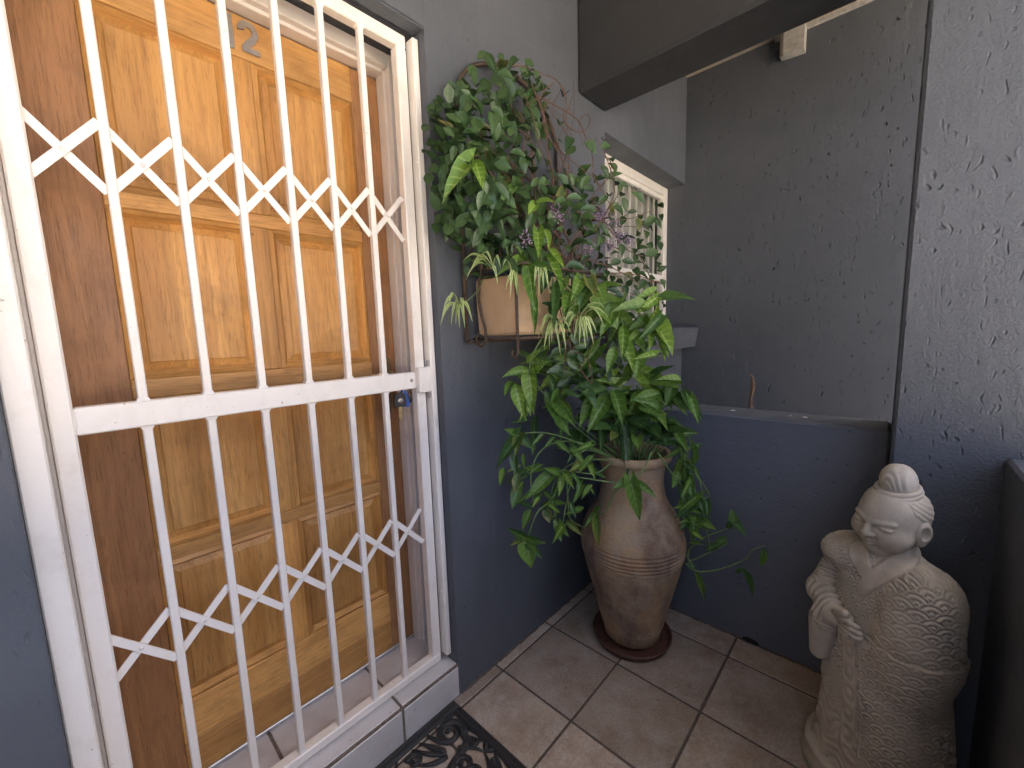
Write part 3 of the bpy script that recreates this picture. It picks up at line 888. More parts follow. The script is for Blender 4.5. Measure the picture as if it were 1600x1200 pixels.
# ------------------------------------------------------------------ door mat
dm = thing('door_mat', 'black rubber scrollwork door mat in front of the step', 'door mat', (.46, .905, 0))
mx0, mx1, my0, my1 = .085, .836, .680, 1.132
bw = .034
def ridge(x0, x1, y0, y1):
    mb = MB().cbox(x0, x1, y0, y1, .0006, .009, .002)
    if x1 - x0 > y1 - y0:
        mb.cbox(x0 + .004, x1 - .004, y0 + .004, y0 + .013, .0085, .0125, .003).cbox(x0 + .004, x1 - .004, y1 - .011, y1 - .004, .0085, .012, .003)
    else:
        mb.cbox(x0 + .004, x0 + .013, y0 + .004, y1 - .004, .0085, .0125, .003).cbox(x1 - .011, x1 - .004, y0 + .004, y1 - .004, .0085, .012, .003)
    return mb
part('border', ridge(mx0, mx1, my1 - bw, my1), M['rubber'], dm)
part('border', ridge(mx0, mx1, my0, my0 + bw), M['rubber'], dm)
part('border', ridge(mx0, mx0 + bw, my0 + bw + .0005, my1 - bw - .0005), M['rubber'], dm)
part('border', ridge(mx1 - bw, mx1, my0 + bw + .0005, my1 - bw - .0005), M['rubber'], dm)
mcx, mcy = (mx0 + mx1) / 2, (my0 + my1) / 2
def spiral(cx, cy, r0, r1, a0, turns, n=26):
    return [(cx + (r0 + (r1 - r0) * t) * math.cos(a0 + turns * 6.283 * t), cy + (r0 + (r1 - r0) * t) * math.sin(a0 + turns * 6.283 * t), .0065) for t in [k / n for k in range(n + 1)]]
def strokes():
    L = []
    def sp(cx, cy, r0, r1, a0, turns, w):
        p = spiral(cx, cy, r0, r1, a0, turns)
        L.append((p, [w * (.75 + .5 * k / 26) for k in range(27)]))
        L.append(([(q[0], q[1], .0115) for q in p], .0024))
        return p
    a = sp(.285, .135, .010, .050, 2.2, -1.5, .0115)            # corner scroll (mat-centred coordinates)
    ex, ey, _ = a[-1]
    tail = [a[-3], a[-1], (ex - .015, ey - .03, .0065), (.22, .045, .0065), (.15, .012, .0065), (.07, .02, .0065), (.02, .07, .0065)]
    tail = [tuple(p) for p in smooth_pts(tail, 4)]
    L.append((tail, .0135)); L.append(([(p[0], p[1], .0125) for p in tail], .003))
    sp(.085, .110, .008, .045, -.5, 1.4, .0105)
    sp(.250, .020, .006, .028, 1.0, 1.2, .0085)
    sp(.322, .050, .004, .017, 2.6, -1.2, .0075)
    sp(.150, .150, .005, .024, .6, 1.3, .0085)
    for (x0, y0, x1, y1, x2, y2, r) in [(.235, .10, .215, .14, .195, .186, .015), (.235, .09, .195, .12, .165, .186, .013), (.23, .08, .18, .09, .15, .13, .013), (.30, .085, .325, .075, .338, .03, .013),
                                        (.27, .075, .30, .06, .32, .0, .012), (.245, .13, .235, .17, .225, .19, .011), (.336, .14, .340, .10, .34, .07, .010), (.16, .03, .10, .045, .06, .07, .013), (.15, .015, .09, .02, .03, .0, .012),
                                        (.05, .12, .03, .15, .02, .19, .013), (.06, .14, .09, .165, .11, .19, .012), (.0, .10, .0, .15, .0, .19, .014), (.22, .03, .19, .0, .15, -.01, .013), (.34, .185, .325, .186, .29, .189, .011), (.345, .02, .338, .01, .32, .0, .012), (.20, .05, .17, .07, .12, .075, .012), (.12, .0, .06, -.01, .0, .03, .013)]:
        P3 = []
        for k in range(8):
            t = k / 7
            P3.append(((1 - t) ** 2 * x0 + 2 * t * (1 - t) * x1 + t * t * x2, (1 - t) ** 2 * y0 + 2 * t * (1 - t) * y1 + t * t * y2, .0065))
        L.append((P3, [r * (.6 + 1.6 * (k / 7) * (1 - k / 7)) * (1 - .65 * k / 7) for k in range(8)]))
        L.append(([(p[0], p[1], .0118) for p in P3[:7]], .0022))
    return L
for sx_ in (1, -1):
    for sy_ in (1, -1):
        mb = MB()
        for pts, r in strokes():
            mb.tube([(mcx + sx_ * p[0], mcy + sy_ * p[1], p[2]) for p in pts], r, 8, flat=.55)
        part('scrollwork', mb, M['rubber'], dm, True)

# ------------------------------------------------------------------ urn and saucer
UX, UY = 1.584, .783
sc = MB(); sc.lathe([(0.0, .010), (.150, .010), (.158, .013), (.165, .033), (.172, .034), (.170, .026), (.158, .001), (0.0, .001)], 0, 0, 72)
tag(obj('plant_saucer', sc, M['saucer'], smooth=True, loc=(UX, UY, .0015)), 'dark round saucer under the tall terracotta urn', 'saucer')
prof_k = [(0.0, .013), (.112, .013), (.120, .02), (.128, .06), (.152, .15), (.182, .27), (.208, .375), (.219, .44), (.218, .475), (.205, .53), (.172, .595), (.142, .645), (.130, .695), (.127, .74), (.132, .785), (.143, .815)]
prof = []
kr = np.array([p[0] for p in prof_k[3:]]); kz = np.array([p[1] for p in prof_k[3:]])
zs = np.linspace(.06, .815, 190)
# smooth interpolation
def smooth_interp(z, xs, ys):
    m = np.gradient(ys, xs)
    i = np.clip(np.searchsorted(xs, z) - 1, 0, len(xs) - 2)
    h = xs[i + 1] - xs[i]; t = (z - xs[i]) / h
    return (2 * t ** 3 - 3 * t ** 2 + 1) * ys[i] + (t ** 3 - 2 * t ** 2 + t) * h * m[i] + (-2 * t ** 3 + 3 * t ** 2) * ys[i + 1] + (t ** 3 - t ** 2) * h * m[i + 1]
rs = smooth_interp(zs, kz, kr)
for r, z in zip(rs, zs):
    g = 0.0
    if .405 < z < .485: g = .0030 * math.cos((z - .405) / .080 * 5 * 2 * math.pi) - .001
    if .070 < z < .125: g = .0026 * math.cos((z - .070) / .055 * 4 * 2 * math.pi)
    prof.append((r + g, z))
prof = prof_k[:3] + prof + [(.152, .818), (.158, .828), (.159, .844), (.153, .854), (.143, .855), (.131, .847), (.118, .81), (.112, .75), (0.0, .75)]
ur = MB(); ur.lathe(prof, 0, 0, 96, .006)
urn = thing('urn', 'tall weathered terracotta urn in the corner, overgrown at its mouth', 'urn', (UX, UY, .0125))
obj('body', ur, M['urn'], urn, True, (0, 0, -.0005))
so = MB(); so.lathe([(0, .800), (.06, .803), (.119, .790)], 0, 0, 24, .02)
obj('soil', so, M['soil'], urn, True)

# ------------------------------------------------------------------ wall rack and trough
RX0, RX1 = .975, 1.535
rk = thing('wall_rack', 'rusty iron wall rack with arched top holding the cream trough', 'planter rack', (1.25, WY, 1.36))
ar = [(RX0, 1.122, 1.352), (RX0, 1.122, 2.16)]
for k in range(1, 16):
    an = math.pi * (1 - k / 15)
    ar.append(((RX0 + RX1) / 2 + (RX1 - RX0) / 2 * math.cos(an), 1.122, 2.16 + .20 * math.sin(an)))
ar += [(RX1, 1.122, 2.16), (RX1, 1.122, 1.352)]
part('arched_frame', MB().tube(ar, .0075, 8), M['iron'], rk, True)
for zz in (1.598, 1.352):
    part('cross_bar', MB().tube([(RX0, 1.122, zz), (RX1, 1.122, zz)], .006, 6), M['iron'], rk, True)
part('front_hoop', MB().tube([(1.005, 1.12, 1.60), (1.005, .872, 1.60), (1.525, .872, 1.60), (1.525, 1.12, 1.60)], .006, 6), M['iron'], rk, True)
part('base_hoop', MB().tube([(1.005, 1.12, 1.362), (1.005, .872, 1.362), (1.525, .872, 1.362), (1.525, 1.12, 1.362)], .006, 6), M['iron'], rk, True)
for x, y in ((1.006, .905), (1.27, .866), (1.515, .866)):
    cv = [(x, y, 1.66), (x, y, 1.36), (x, y, 1.315), (x, y + .012, 1.295), (x, y + .026, 1.305), (x, y + .022, 1.322)]
    part('upright_rod', MB().tube(cv, .0055, 6), M['iron'], rk, True)
def scroll(x, y0):
    S_ = [(-.045, 1.640), (-.050, 1.662), (-.036, 1.682), (-.012, 1.676), (.004, 1.650), (.006, 1.610), (-.010, 1.560), (-.016, 1.500), (-.004, 1.440), (.012, 1.395), (.014, 1.355), (-.008, 1.335), (-.034, 1.345), (-.038, 1.368), (-.018, 1.378)]
    return MB().tube([(x, y0 - a, z) for a, z in S_], .0052, 7)
part('scroll', scroll(.992, 1.055), M['iron'], rk, True)
part('scroll', scroll(1.540, 1.055), M['iron'], rk, True)
for zz in (1.80, 2.0):
    part('cross_bar', MB().tube([(RX0, 1.122, zz), (RX1, 1.122, zz)], .0045, 6), M['iron'], rk, True)

tr = MB()
tx0, tx1, ty0, ty1, tz0, tz1, tc = 1.020, 1.510, .885, 1.112, 1.372, 1.572, .035
def ringp(i, z):
    c = tc - i * .3
    return [(tx0 + i, ty1 - i, z), (tx0 + i, ty0 + c + i, z), (tx0 + c + i, ty0 + i, z), (tx1 - c - i, ty0 + i, z), (tx1 - i, ty0 + c + i, z), (tx1 - i, ty1 - i, z)]
rings = [ringp(.012, tz0), ringp(.004, tz0 + .01), ringp(0, tz0 + .1), ringp(0, tz1 - .006), ringp(.004, tz1), ringp(.014, tz1), ringp(.018, tz1 - .04)]
for rr in rings: tr.v += rr
for i in range(len(rings) - 1):
    for k in range(6):
        j = (k + 1) % 6
        tr.f.append((i * 6 + k, i * 6 + j, i * 6 + j + 6, i * 6 + k + 6))
tr.f += [tuple(range(6))[::-1], tuple(range(36, 42))]
tag(obj('planter_trough', tr, M['trough']), 'cream terracotta trough in the wall rack, half hidden by leaves', 'planter')

# ------------------------------------------------------------------ plants
VINE = [(1.226,1.036,2.31),(1.217,1.011,2.184),(1.214,1.07,2.295),(1.247,1.016,2.276),(1.11,1.028,2.288),(1.358,1.059,2.317),(1.344,1.028,2.275),(1.263,1.006,2.29),(1.191,1.051,2.301),(1.135,1.066,2.285),(1.037,1.017,2.26),(1.269,1.064,2.313),(1.148,1.012,2.3),(1.253,1.041,2.187),(1.307,1.001,2.189),(1.259,1.051,2.25),(0.903,1.081,1.883),(1.339,1.027,1.847),(1.306,1.043,1.682),(1.086,1.041,1.739),(1.097,0.94,1.838),(0.9,1.079,1.82),(1.221,1.036,2.028),(0.877,1.054,1.736),(1.116,1.007,2.136),(1.167,1.053,1.888),(0.873,0.903,1.75),(1.303,1.047,2.053),(0.938,1.029,1.954),(1.388,0.941,1.694),(1.052,0.889,2.017),(1.142,1.038,1.712),(1.17,0.918,1.612),(0.91,1.019,1.93),(1.008,0.964,1.825),(1.035,1.066,1.701),(0.947,0.867,2.117),(1.186,0.925,1.893),(0.823,0.87,2.033),(1.248,1.03,1.868),(1.377,0.902,1.842),(0.954,0.862,2.057),(0.975,0.898,1.745),(0.967,1.006,2.01),(1.329,0.887,1.801),(1.524,1.058,1.804),(0.977,0.903,1.787),(1.281,0.995,1.738),(1.386,1.066,2.266),(1.591,1.026,2.042),(1.091,1.021,1.91),(1.16,1.036,1.801),(0.96,0.878,1.587),(0.849,0.921,1.84),(1.259,0.97,1.869),(1.304,0.925,1.928),(1.065,1.049,1.697),(0.959,1.063,1.681),(1.019,0.902,1.847),(1.126,0.987,1.943),(1.161,1.028,2.038),(1.052,0.951,2.16),(1.319,0.96,1.672),(0.986,0.99,2.11),(0.921,1.004,2.069),(0.983,0.99,2.004),(0.879,1.018,1.884),(1.069,0.939,1.959),(0.938,0.894,1.852),(0.902,0.994,1.806),(1.082,0.909,1.668),(0.847,0.914,1.718),(0.871,1.002,1.944),(0.95,1.051,1.795),(1.071,0.966,1.746),(1.059,0.899,2.13),(0.961,0.968,1.919),(0.914,0.863,1.795),(1.139,0.898,1.683),(1.013,0.945,1.745),(0.89,0.968,2.082),(1.421,1.041,1.864),(1.202,0.986,2.034),(1.133,1.029,1.598),(1.35,1.031,1.788),(1.077,1.045,1.66),(1.291,1.021,1.786),(0.907,0.875,1.723),(0.852,1.056,1.985),(1.25,0.999,2.101),(1.099,0.942,1.903),(1.094,0.914,1.753),(0.948,0.913,2.122),(1.424,0.967,1.975),(1.645,1.069,2.038),(1.064,0.876,1.692),(0.896,1.005,1.894),(1.099,0.92,2.01),(1.137,0.92,1.887),(1.352,1.017,2.098),(1.339,1.032,2.037),(1.095,0.903,1.943),(0.903,1.041,1.94),(0.897,0.948,1.824),(1.44,1.07,2.023),(0.993,1.047,2.185),(1.263,0.935,1.873),(1.153,0.993,1.887),(0.885,1.056,2.048),(1.029,1.036,1.762),(0.876,0.937,1.676),(1.134,0.928,1.581),(1.204,1.053,1.794),(0.938,0.88,1.946),(1.011,0.923,1.776),(0.901,1.062,2.035),(0.912,0.935,2.091),(0.928,0.944,1.995),(0.964,0.943,1.977),(1.02,0.978,2.116),(0.908,1.025,1.73),(0.848,1.051,1.882),(1.581,1.029,1.939),(1.251,1.017,2.25),(1.124,0.906,2.093),(1.12,1.011,1.924),(1.037,1.0,1.699),(0.898,1.034,1.742),(0.925,1.026,2.094),(0.989,0.996,2.162),(0.887,1.021,2.09),(0.861,0.919,2.041),(1.01,1.032,1.895),(1.158,1.046,2.144),(1.091,0.961,1.605),(0.966,1.028,2.207),(1.21,1.068,2.159),(0.86,1.072,1.918),(1.148,0.893,1.851),(0.961,1.078,2.048),(1.426,1.033,1.742),(0.914,0.948,1.696),(1.184,1.035,2.223),(0.888,0.882,1.743),(1.104,1.063,1.988),(1.202,0.863,1.822),(0.946,0.973,1.974),(0.941,0.914,1.772),(0.837,0.929,1.716),(0.854,1.016,1.771),(1.263,1.032,1.784),(0.982,0.947,2.004),(0.879,1.088,1.975),(1.338,0.988,1.873),(0.879,0.882,1.763),(1.051,1.026,1.93),(1.242,0.893,1.868),(1.293,0.975,1.669),(0.907,1.046,1.765),(0.905,1.063,2.074),(1.227,1.051,2.166),(1.272,0.911,2.114),(1.043,0.899,1.679),(1.247,1.001,2.123),(0.811,0.89,1.855),(0.922,0.896,1.825),(1.027,0.979,1.962),(0.87,1.066,1.754),(0.851,0.875,1.789),(0.834,1.022,1.758),(1.015,0.881,1.624),(0.877,0.928,1.984),(1.033,1.056,1.942),(1.283,1.045,2.238),(1.36,1.043,2.17),(0.95,1.026,1.801),(1.317,0.908,1.904),(1.247,0.994,2.144),(1.094,0.913,2.059),(0.87,0.912,1.704),(0.979,0.965,1.614),(0.925,1.032,1.869),(1.365,0.969,1.855),(0.888,0.965,1.828),(0.852,1.052,1.831),(1.035,0.91,1.706),(0.865,1.047,2.012),(0.851,1.023,1.68),(1.215,0.873,1.731),(0.891,1.089,1.92),(0.854,0.876,1.888),(1.206,0.908,1.775),(0.857,0.911,1.824),(1.002,0.936,1.611),(1.148,0.945,2.253),(1.161,0.932,2.241),(1.13,1.037,2.037),(0.831,0.899,1.932),(1.046,0.954,2.042),(0.884,0.864,1.978),(0.984,1.083,2.097),(0.908,0.869,2.009),(0.901,1.028,1.837),(1.287,1.042,1.635),(0.853,1.005,1.925),(0.865,1.014,1.983),(1.144,0.976,1.801),(0.871,1.045,1.956),(1.097,0.928,1.942),(0.969,0.979,1.641),(1.114,0.936,1.606),(1.096,1.034,2.108),(1.258,0.868,2.029),(0.931,0.997,1.902),(0.98,1.006,1.768),(0.875,0.928,2.013),(1.242,0.871,1.673),(1.366,1.034,1.737),(0.848,1.056,1.851),(0.929,0.961,2.056),(1.137,0.991,1.836),(1.354,0.953,1.598),(1.252,0.897,1.787),(0.873,0.938,1.933),(0.94,1.032,2.163),(0.924,1.058,1.823),(1.19,0.979,1.956),(0.851,1.053,1.812),(1.047,0.892,1.61),(0.836,0.875,1.756),(0.889,1.003,1.973),(1.025,1.035,1.675),(1.045,0.875,1.627),(0.899,0.918,1.788),(1.181,0.936,1.774),(0.874,0.92,1.633),(1.155,0.911,1.81),(1.113,1.048,2.219),(0.881,0.932,1.914),(1.26,0.865,1.614),(1.313,1.07,1.853),(0.883,1.059,1.927),(1.249,1.016,1.89),(0.884,1.046,1.71),(0.869,1.008,1.842),(0.878,1.05,2.077),(0.945,0.882,1.65),(1.382,0.97,2.274),(1.345,0.947,1.621),(1.038,0.943,1.635),(0.994,0.935,1.911),(1.292,0.865,1.852)]
FVINE = [(2.093,0.899,1.415),(1.591,0.967,1.499),(1.934,0.928,1.796),(1.405,0.874,1.709),(1.241,0.913,1.341),(1.468,0.82,2.017),(1.37,0.895,1.216),(1.549,0.943,1.647),(1.2,0.88,1.306),(2.117,0.917,1.751),(1.318,0.818,1.389),(1.574,0.859,1.971),(1.592,0.866,1.658),(1.565,0.861,1.319),(1.769,0.967,1.735),(1.304,0.84,1.464),(1.337,0.898,1.437),(1.977,0.922,1.876),(1.486,0.895,1.553),(1.415,0.839,1.668),(1.233,0.806,1.328),(1.764,0.894,1.625),(1.458,0.93,2.011),(1.966,0.953,1.631),(1.99,0.862,1.492),(2.001,0.849,1.455),(1.863,0.845,1.443),(1.51,0.85,1.906),(1.459,0.848,1.877),(1.432,0.949,1.664),(1.319,0.945,1.312),(1.72,0.925,1.652),(1.694,0.956,1.524),(1.677,0.809,1.925),(2.163,0.934,1.927),(1.531,0.96,1.443),(1.495,0.859,1.602),(1.193,0.819,1.239),(1.897,0.812,1.523),(2.278,0.945,1.511),(1.7,0.813,1.66),(1.571,0.89,1.996),(1.319,0.834,1.645),(1.748,0.883,1.788),(1.61,0.895,1.172),(1.662,0.904,1.49),(1.52,0.815,1.227),(1.411,0.805,1.21),(1.184,0.917,1.347),(1.646,0.8,1.352),(1.275,0.966,1.379),(1.85,0.857,1.809),(1.369,0.877,1.49),(1.212,0.83,1.298),(1.463,0.857,1.383),(1.241,0.844,1.502),(1.733,0.892,1.372),(1.119,0.842,1.405),(1.527,0.968,1.245),(1.947,0.934,1.92),(1.451,0.901,1.874),(1.906,0.939,1.752),(1.331,0.824,2.022),(1.33,0.961,1.456),(1.8,0.923,1.261),(2.021,0.863,1.781),(1.581,0.897,1.64),(1.468,0.957,1.41),(1.49,0.856,1.99),(1.694,0.935,1.922),(1.632,0.96,2.023),(1.664,0.809,1.78),(1.923,0.911,1.722),(1.648,0.88,1.823),(1.616,0.861,1.867),(1.951,0.871,1.622),(1.524,0.857,1.709),(1.478,0.849,1.176),(1.214,0.827,1.56),(1.157,0.859,1.471),(1.597,0.879,1.543),(1.653,0.965,1.544),(1.232,0.814,1.68),(1.823,0.843,1.36),(1.319,0.837,1.911),(1.867,0.936,1.347),(1.201,0.852,1.359),(1.181,0.804,1.267),(1.634,0.935,1.859),(1.785,0.959,1.227),(1.906,0.967,1.411),(2.074,0.934,1.395),(1.485,0.86,1.778),(1.68,0.854,1.67),(1.833,0.96,1.498),(2.187,0.962,2.029),(1.632,0.947,2.178),(1.522,0.961,1.657),(1.649,0.869,1.775),(1.872,0.909,1.651),(1.153,0.81,1.401),(1.868,0.93,1.927),(1.381,0.818,1.71),(1.619,0.951,1.189),(1.309,0.874,1.47),(1.578,0.869,1.423),(1.325,0.818,1.67),(1.467,0.854,1.578),(1.458,0.947,1.949),(1.514,0.868,1.759),(1.844,0.876,1.467),(1.527,0.906,1.862),(1.529,0.931,1.88),(1.926,0.864,1.768),(1.762,0.911,1.776),(1.618,0.868,1.965),(1.708,0.929,1.463),(1.339,0.89,1.592),(1.804,0.937,1.95),(1.637,0.968,1.666),(1.85,0.941,1.492),(1.47,0.959,1.291),(1.782,0.845,1.429),(1.385,0.805,1.466),(1.796,0.836,1.289),(1.926,0.904,1.637),(1.203,0.826,1.528),(2.065,0.875,1.925),(1.582,0.956,1.335),(1.472,0.922,1.939),(1.06,0.811,1.458),(1.954,0.899,1.671),(1.418,0.902,1.179),(1.553,0.861,1.817),(1.301,0.846,1.561),(1.869,0.912,1.571),(1.455,0.886,1.773),(1.684,0.952,1.376),(1.443,0.948,1.974),(1.991,0.918,1.503),(2.114,0.888,1.684),(1.323,0.819,1.517),(1.576,0.874,1.213),(1.607,0.879,2.013),(1.557,0.812,1.944),(1.142,0.845,1.512),(1.463,0.941,1.912),(1.287,0.905,1.526),(1.697,0.94,1.829),(1.675,0.865,1.55),(1.613,0.93,1.69),(1.159,0.813,1.436),(2.02,0.927,1.585),(1.811,0.815,1.825),(1.388,0.863,1.458),(1.604,0.807,1.247),(1.41,0.928,1.866),(1.503,0.93,1.311),(1.753,0.862,1.284),(2.094,0.963,1.545),(1.359,0.908,1.178),(1.109,0.84,1.444),(1.619,0.946,1.451),(1.978,0.854,1.812),(1.522,0.924,1.995),(1.293,0.94,1.56),(1.699,0.947,1.611),(1.515,0.802,1.691),(1.438,0.822,2.058),(1.454,0.951,1.807),(1.842,0.822,1.719),(1.9,0.835,1.367),(1.486,0.829,1.836),(1.746,0.857,1.406),(1.323,0.83,1.76),(1.965,0.822,1.589),(1.79,0.904,1.595),(1.383,0.862,1.738),(1.639,0.86,1.835),(1.685,0.866,1.313),(1.622,0.854,1.933),(1.957,0.88,1.894),(1.53,0.924,1.903),(1.594,0.965,1.848),(1.115,0.815,1.367),(1.247,0.898,1.19),(1.809,0.88,1.538),(1.723,0.827,1.504),(1.715,0.816,1.332),(1.188,0.853,1.23),(1.495,0.896,1.707),(1.289,0.856,1.39),(1.462,0.808,1.984),(1.554,0.942,1.209),(1.317,0.823,1.808),(1.9,0.923,2.032),(1.776,0.959,1.169),(1.497,0.812,1.345),(1.382,0.849,1.592),(1.91,0.935,1.719),(1.767,0.878,1.504),(1.665,0.946,1.342),(1.784,0.954,1.599),(1.321,0.828,1.228),(1.612,0.81,1.434),(1.869,0.806,1.669),(1.631,0.807,1.318),(1.775,0.845,1.246),(1.583,0.93,1.423),(1.279,0.825,1.515),(1.755,0.807,1.316),(1.663,0.968,1.256),(1.216,0.923,1.28),(1.766,0.835,1.734),(1.287,0.812,1.776),(1.716,0.904,1.289),(1.263,0.821,1.726),(1.729,0.936,1.789),(1.294,0.85,1.28),(1.215,0.811,1.6),(1.968,0.919,1.394),(1.295,0.943,1.422),(1.12,0.844,1.484),(1.102,0.822,1.248),(1.722,0.832,1.829),(1.968,0.84,1.952),(1.526,0.816,1.508),(1.252,0.841,1.35),(1.705,0.961,1.462),(1.867,0.881,1.588)]
TROUGH_LEAVES = [((1.036,0.881,1.607),(1.004,0.826,1.445),0.045,1),((1.03,0.888,1.613),(0.966,0.87,1.649),0.023,1),((1.028,0.89,1.613),(0.93,0.908,1.569),0.033,1),((1.074,0.834,1.622),(1.058,0.755,1.52),0.037,2),((1.059,0.853,1.698),(1.014,0.813,1.61),0.037,2),((1.075,0.833,1.702),(1.034,0.787,1.633),0.023,2),((1.09,0.813,1.525),(1.041,0.779,1.388),0.028,0),((1.044,0.871,1.487),(1.004,0.826,1.375),0.026,1),((1.048,0.867,1.599),(1.041,0.779,1.567),0.028,1),((1.084,0.822,1.642),(1.061,0.751,1.575),0.023,2),((1.003,0.918,1.592),(0.969,0.866,1.509),0.021,1),((1.221,0.954,1.448),(1.155,0.957,1.372),0.033,1),((1.325,0.804,1.504),(1.322,0.709,1.388),0.101,1),((1.304,0.838,1.506),(1.231,0.857,1.437),0.048,1),((1.331,0.794,1.521),(1.326,0.702,1.542),0.042,1),((1.374,0.718,1.391),(1.329,0.696,1.278),0.04,2),((1.367,0.73,1.471),(1.307,0.736,1.392),0.032,1),((1.367,0.73,1.437),(1.333,0.688,1.511),0.021,1),((1.515,0.679,1.397),(1.471,0.629,1.47),0.038,2),((1.514,0.681,1.403),(1.426,0.726,1.378),0.056,1),((1.52,0.668,1.404),(1.493,0.574,1.292),0.071,2),((1.511,0.686,1.388),(1.461,0.653,1.299),0.033,2),((1.516,0.676,1.388),(1.487,0.591,1.269),0.041,2),((1.481,0.75,1.36),(1.458,0.658,1.29),0.045,1),((1.496,0.72,1.291),(1.439,0.699,1.204),0.062,1),((1.525,0.657,1.314),(1.448,0.682,1.318),0.028,0),((1.523,0.66,1.357),(1.482,0.604,1.257),0.033,2),((1.186,0.781,1.549),(1.124,0.766,1.482),0.044,1),((1.203,0.754,1.552),(1.163,0.706,1.489),0.043,0),((1.156,0.825,1.557),(1.097,0.803,1.494),0.039,1),((1.168,0.808,1.514),(1.106,0.791,1.437),0.039,1),((1.2,0.759,1.532),(1.135,0.749,1.456),0.039,0),((1.124,0.868,1.565),(1.063,0.849,1.502),0.034,0),((1.176,0.795,1.46),(1.115,0.779,1.395),0.034,1),((1.217,0.732,1.53),(1.178,0.68,1.477),0.038,1),((1.149,0.834,1.488),(1.084,0.821,1.423),0.034,0),((0.844,0.909,1.865),(0.733,0.925,1.753),0.059,2),((0.847,0.906,1.871),(0.834,0.863,1.787),0.04,2),((0.926,1.01,1.945),(0.894,1.024,1.956),0.03,2),((0.93,1.006,1.935),(0.941,0.982,1.941),0.026,2),((1.04,0.907,1.849),(0.931,0.907,1.759),0.037,1),((1.089,0.88,1.797),(1.092,0.811,1.794),0.03,2),((1.086,0.883,1.794),(1.041,0.876,1.754),0.034,2),((1.242,0.963,1.321),(1.169,0.974,1.272),0.035,2),((1.335,1.015,1.456),(1.234,1.06,1.393),0.041,2),((1.435,0.613,1.476),(1.428,0.493,1.483),0.046,0),((1.385,0.841,1.386),(1.383,0.744,1.419),0.043,1),((1.605,0.761,1.201),(1.594,0.663,1.124),0.056,2),((1.481,0.858,1.513),(1.374,0.934,1.425),0.062,1),((1.591,0.765,1.215),(1.594,0.634,1.164),0.049,2),((1.394,0.869,1.511),(1.392,0.774,1.499),0.036,0),((1.227,0.938,1.25),(1.12,0.99,1.279),0.041,2),((1.341,0.731,1.315),(1.282,0.733,1.231),0.041,1),((1.526,0.828,1.466),(1.452,0.859,1.387),0.042,2),((1.424,0.616,1.488),(1.351,0.656,1.433),0.033,2),((1.407,0.968,1.328),(1.4,0.889,1.26),0.042,1),((1.461,0.62,1.42),(1.386,0.665,1.339),0.04,0),((1.351,0.738,1.461),(1.281,0.761,1.354),0.054,1),((1.429,1.053,1.204),(1.282,1.125,1.235),0.063,1),((1.396,0.739,1.336),(1.374,0.672,1.238),0.054,2),((1.406,0.61,1.285),(1.328,0.66,1.277),0.03,2),((1.368,0.932,1.212),(1.257,0.997,1.206),0.044,0),((1.456,0.8,1.442),(1.368,0.851,1.475),0.039,2),((1.487,0.887,1.175),(1.373,0.97,1.17),0.045,0),((1.319,0.978,1.287),(1.322,0.887,1.249),0.035,2),((1.391,1.004,1.275),(1.414,0.879,1.249),0.046,1),((1.484,0.701,1.367),(1.411,0.735,1.319),0.034,1),((1.512,0.801,1.414),(1.445,0.818,1.328),0.046,1),((1.499,0.697,1.389),(1.495,0.579,1.358),0.05,2),((1.343,0.933,1.227),(1.225,1.005,1.158),0.053,2),((1.501,0.796,1.448),(1.417,0.845,1.47),0.032,2),((1.427,1.021,1.462),(1.412,0.955,1.311),0.063,2),((1.455,0.934,1.46),(1.327,1.029,1.429),0.052,2),((1.466,0.79,1.437),(1.458,0.694,1.363),0.052,1),((1.349,0.793,1.449),(1.268,0.828,1.409),0.033,1),((1.419,0.848,1.314),(1.325,0.902,1.205),0.057,1),((1.484,0.91,1.161),(1.489,0.802,1.156),0.037,2),((1.401,0.884,1.402),(1.299,0.945,1.362),0.055,1),((1.394,0.63,1.445),(1.294,0.718,1.457),0.052,1),((1.475,0.98,1.291),(1.479,0.88,1.212),0.051,1),((1.496,0.812,1.197),(1.406,0.867,1.156),0.041,2),((1.348,0.795,1.482),(1.352,0.684,1.475),0.035,2),((1.384,0.975,1.502),(1.393,0.871,1.485),0.039,0),((1.309,0.867,1.179),(1.303,0.783,1.091),0.052,0),((1.441,0.632,1.506),(1.365,0.677,1.479),0.036,2),((1.414,0.938,1.387),(1.313,0.993,1.333),0.054,2),((1.277,0.9,1.265),(1.192,0.931,1.285),0.033,1),((1.393,0.957,1.186),(1.418,0.823,1.229),0.05,0),((1.373,0.804,1.408),(1.275,0.867,1.342),0.05,0)]
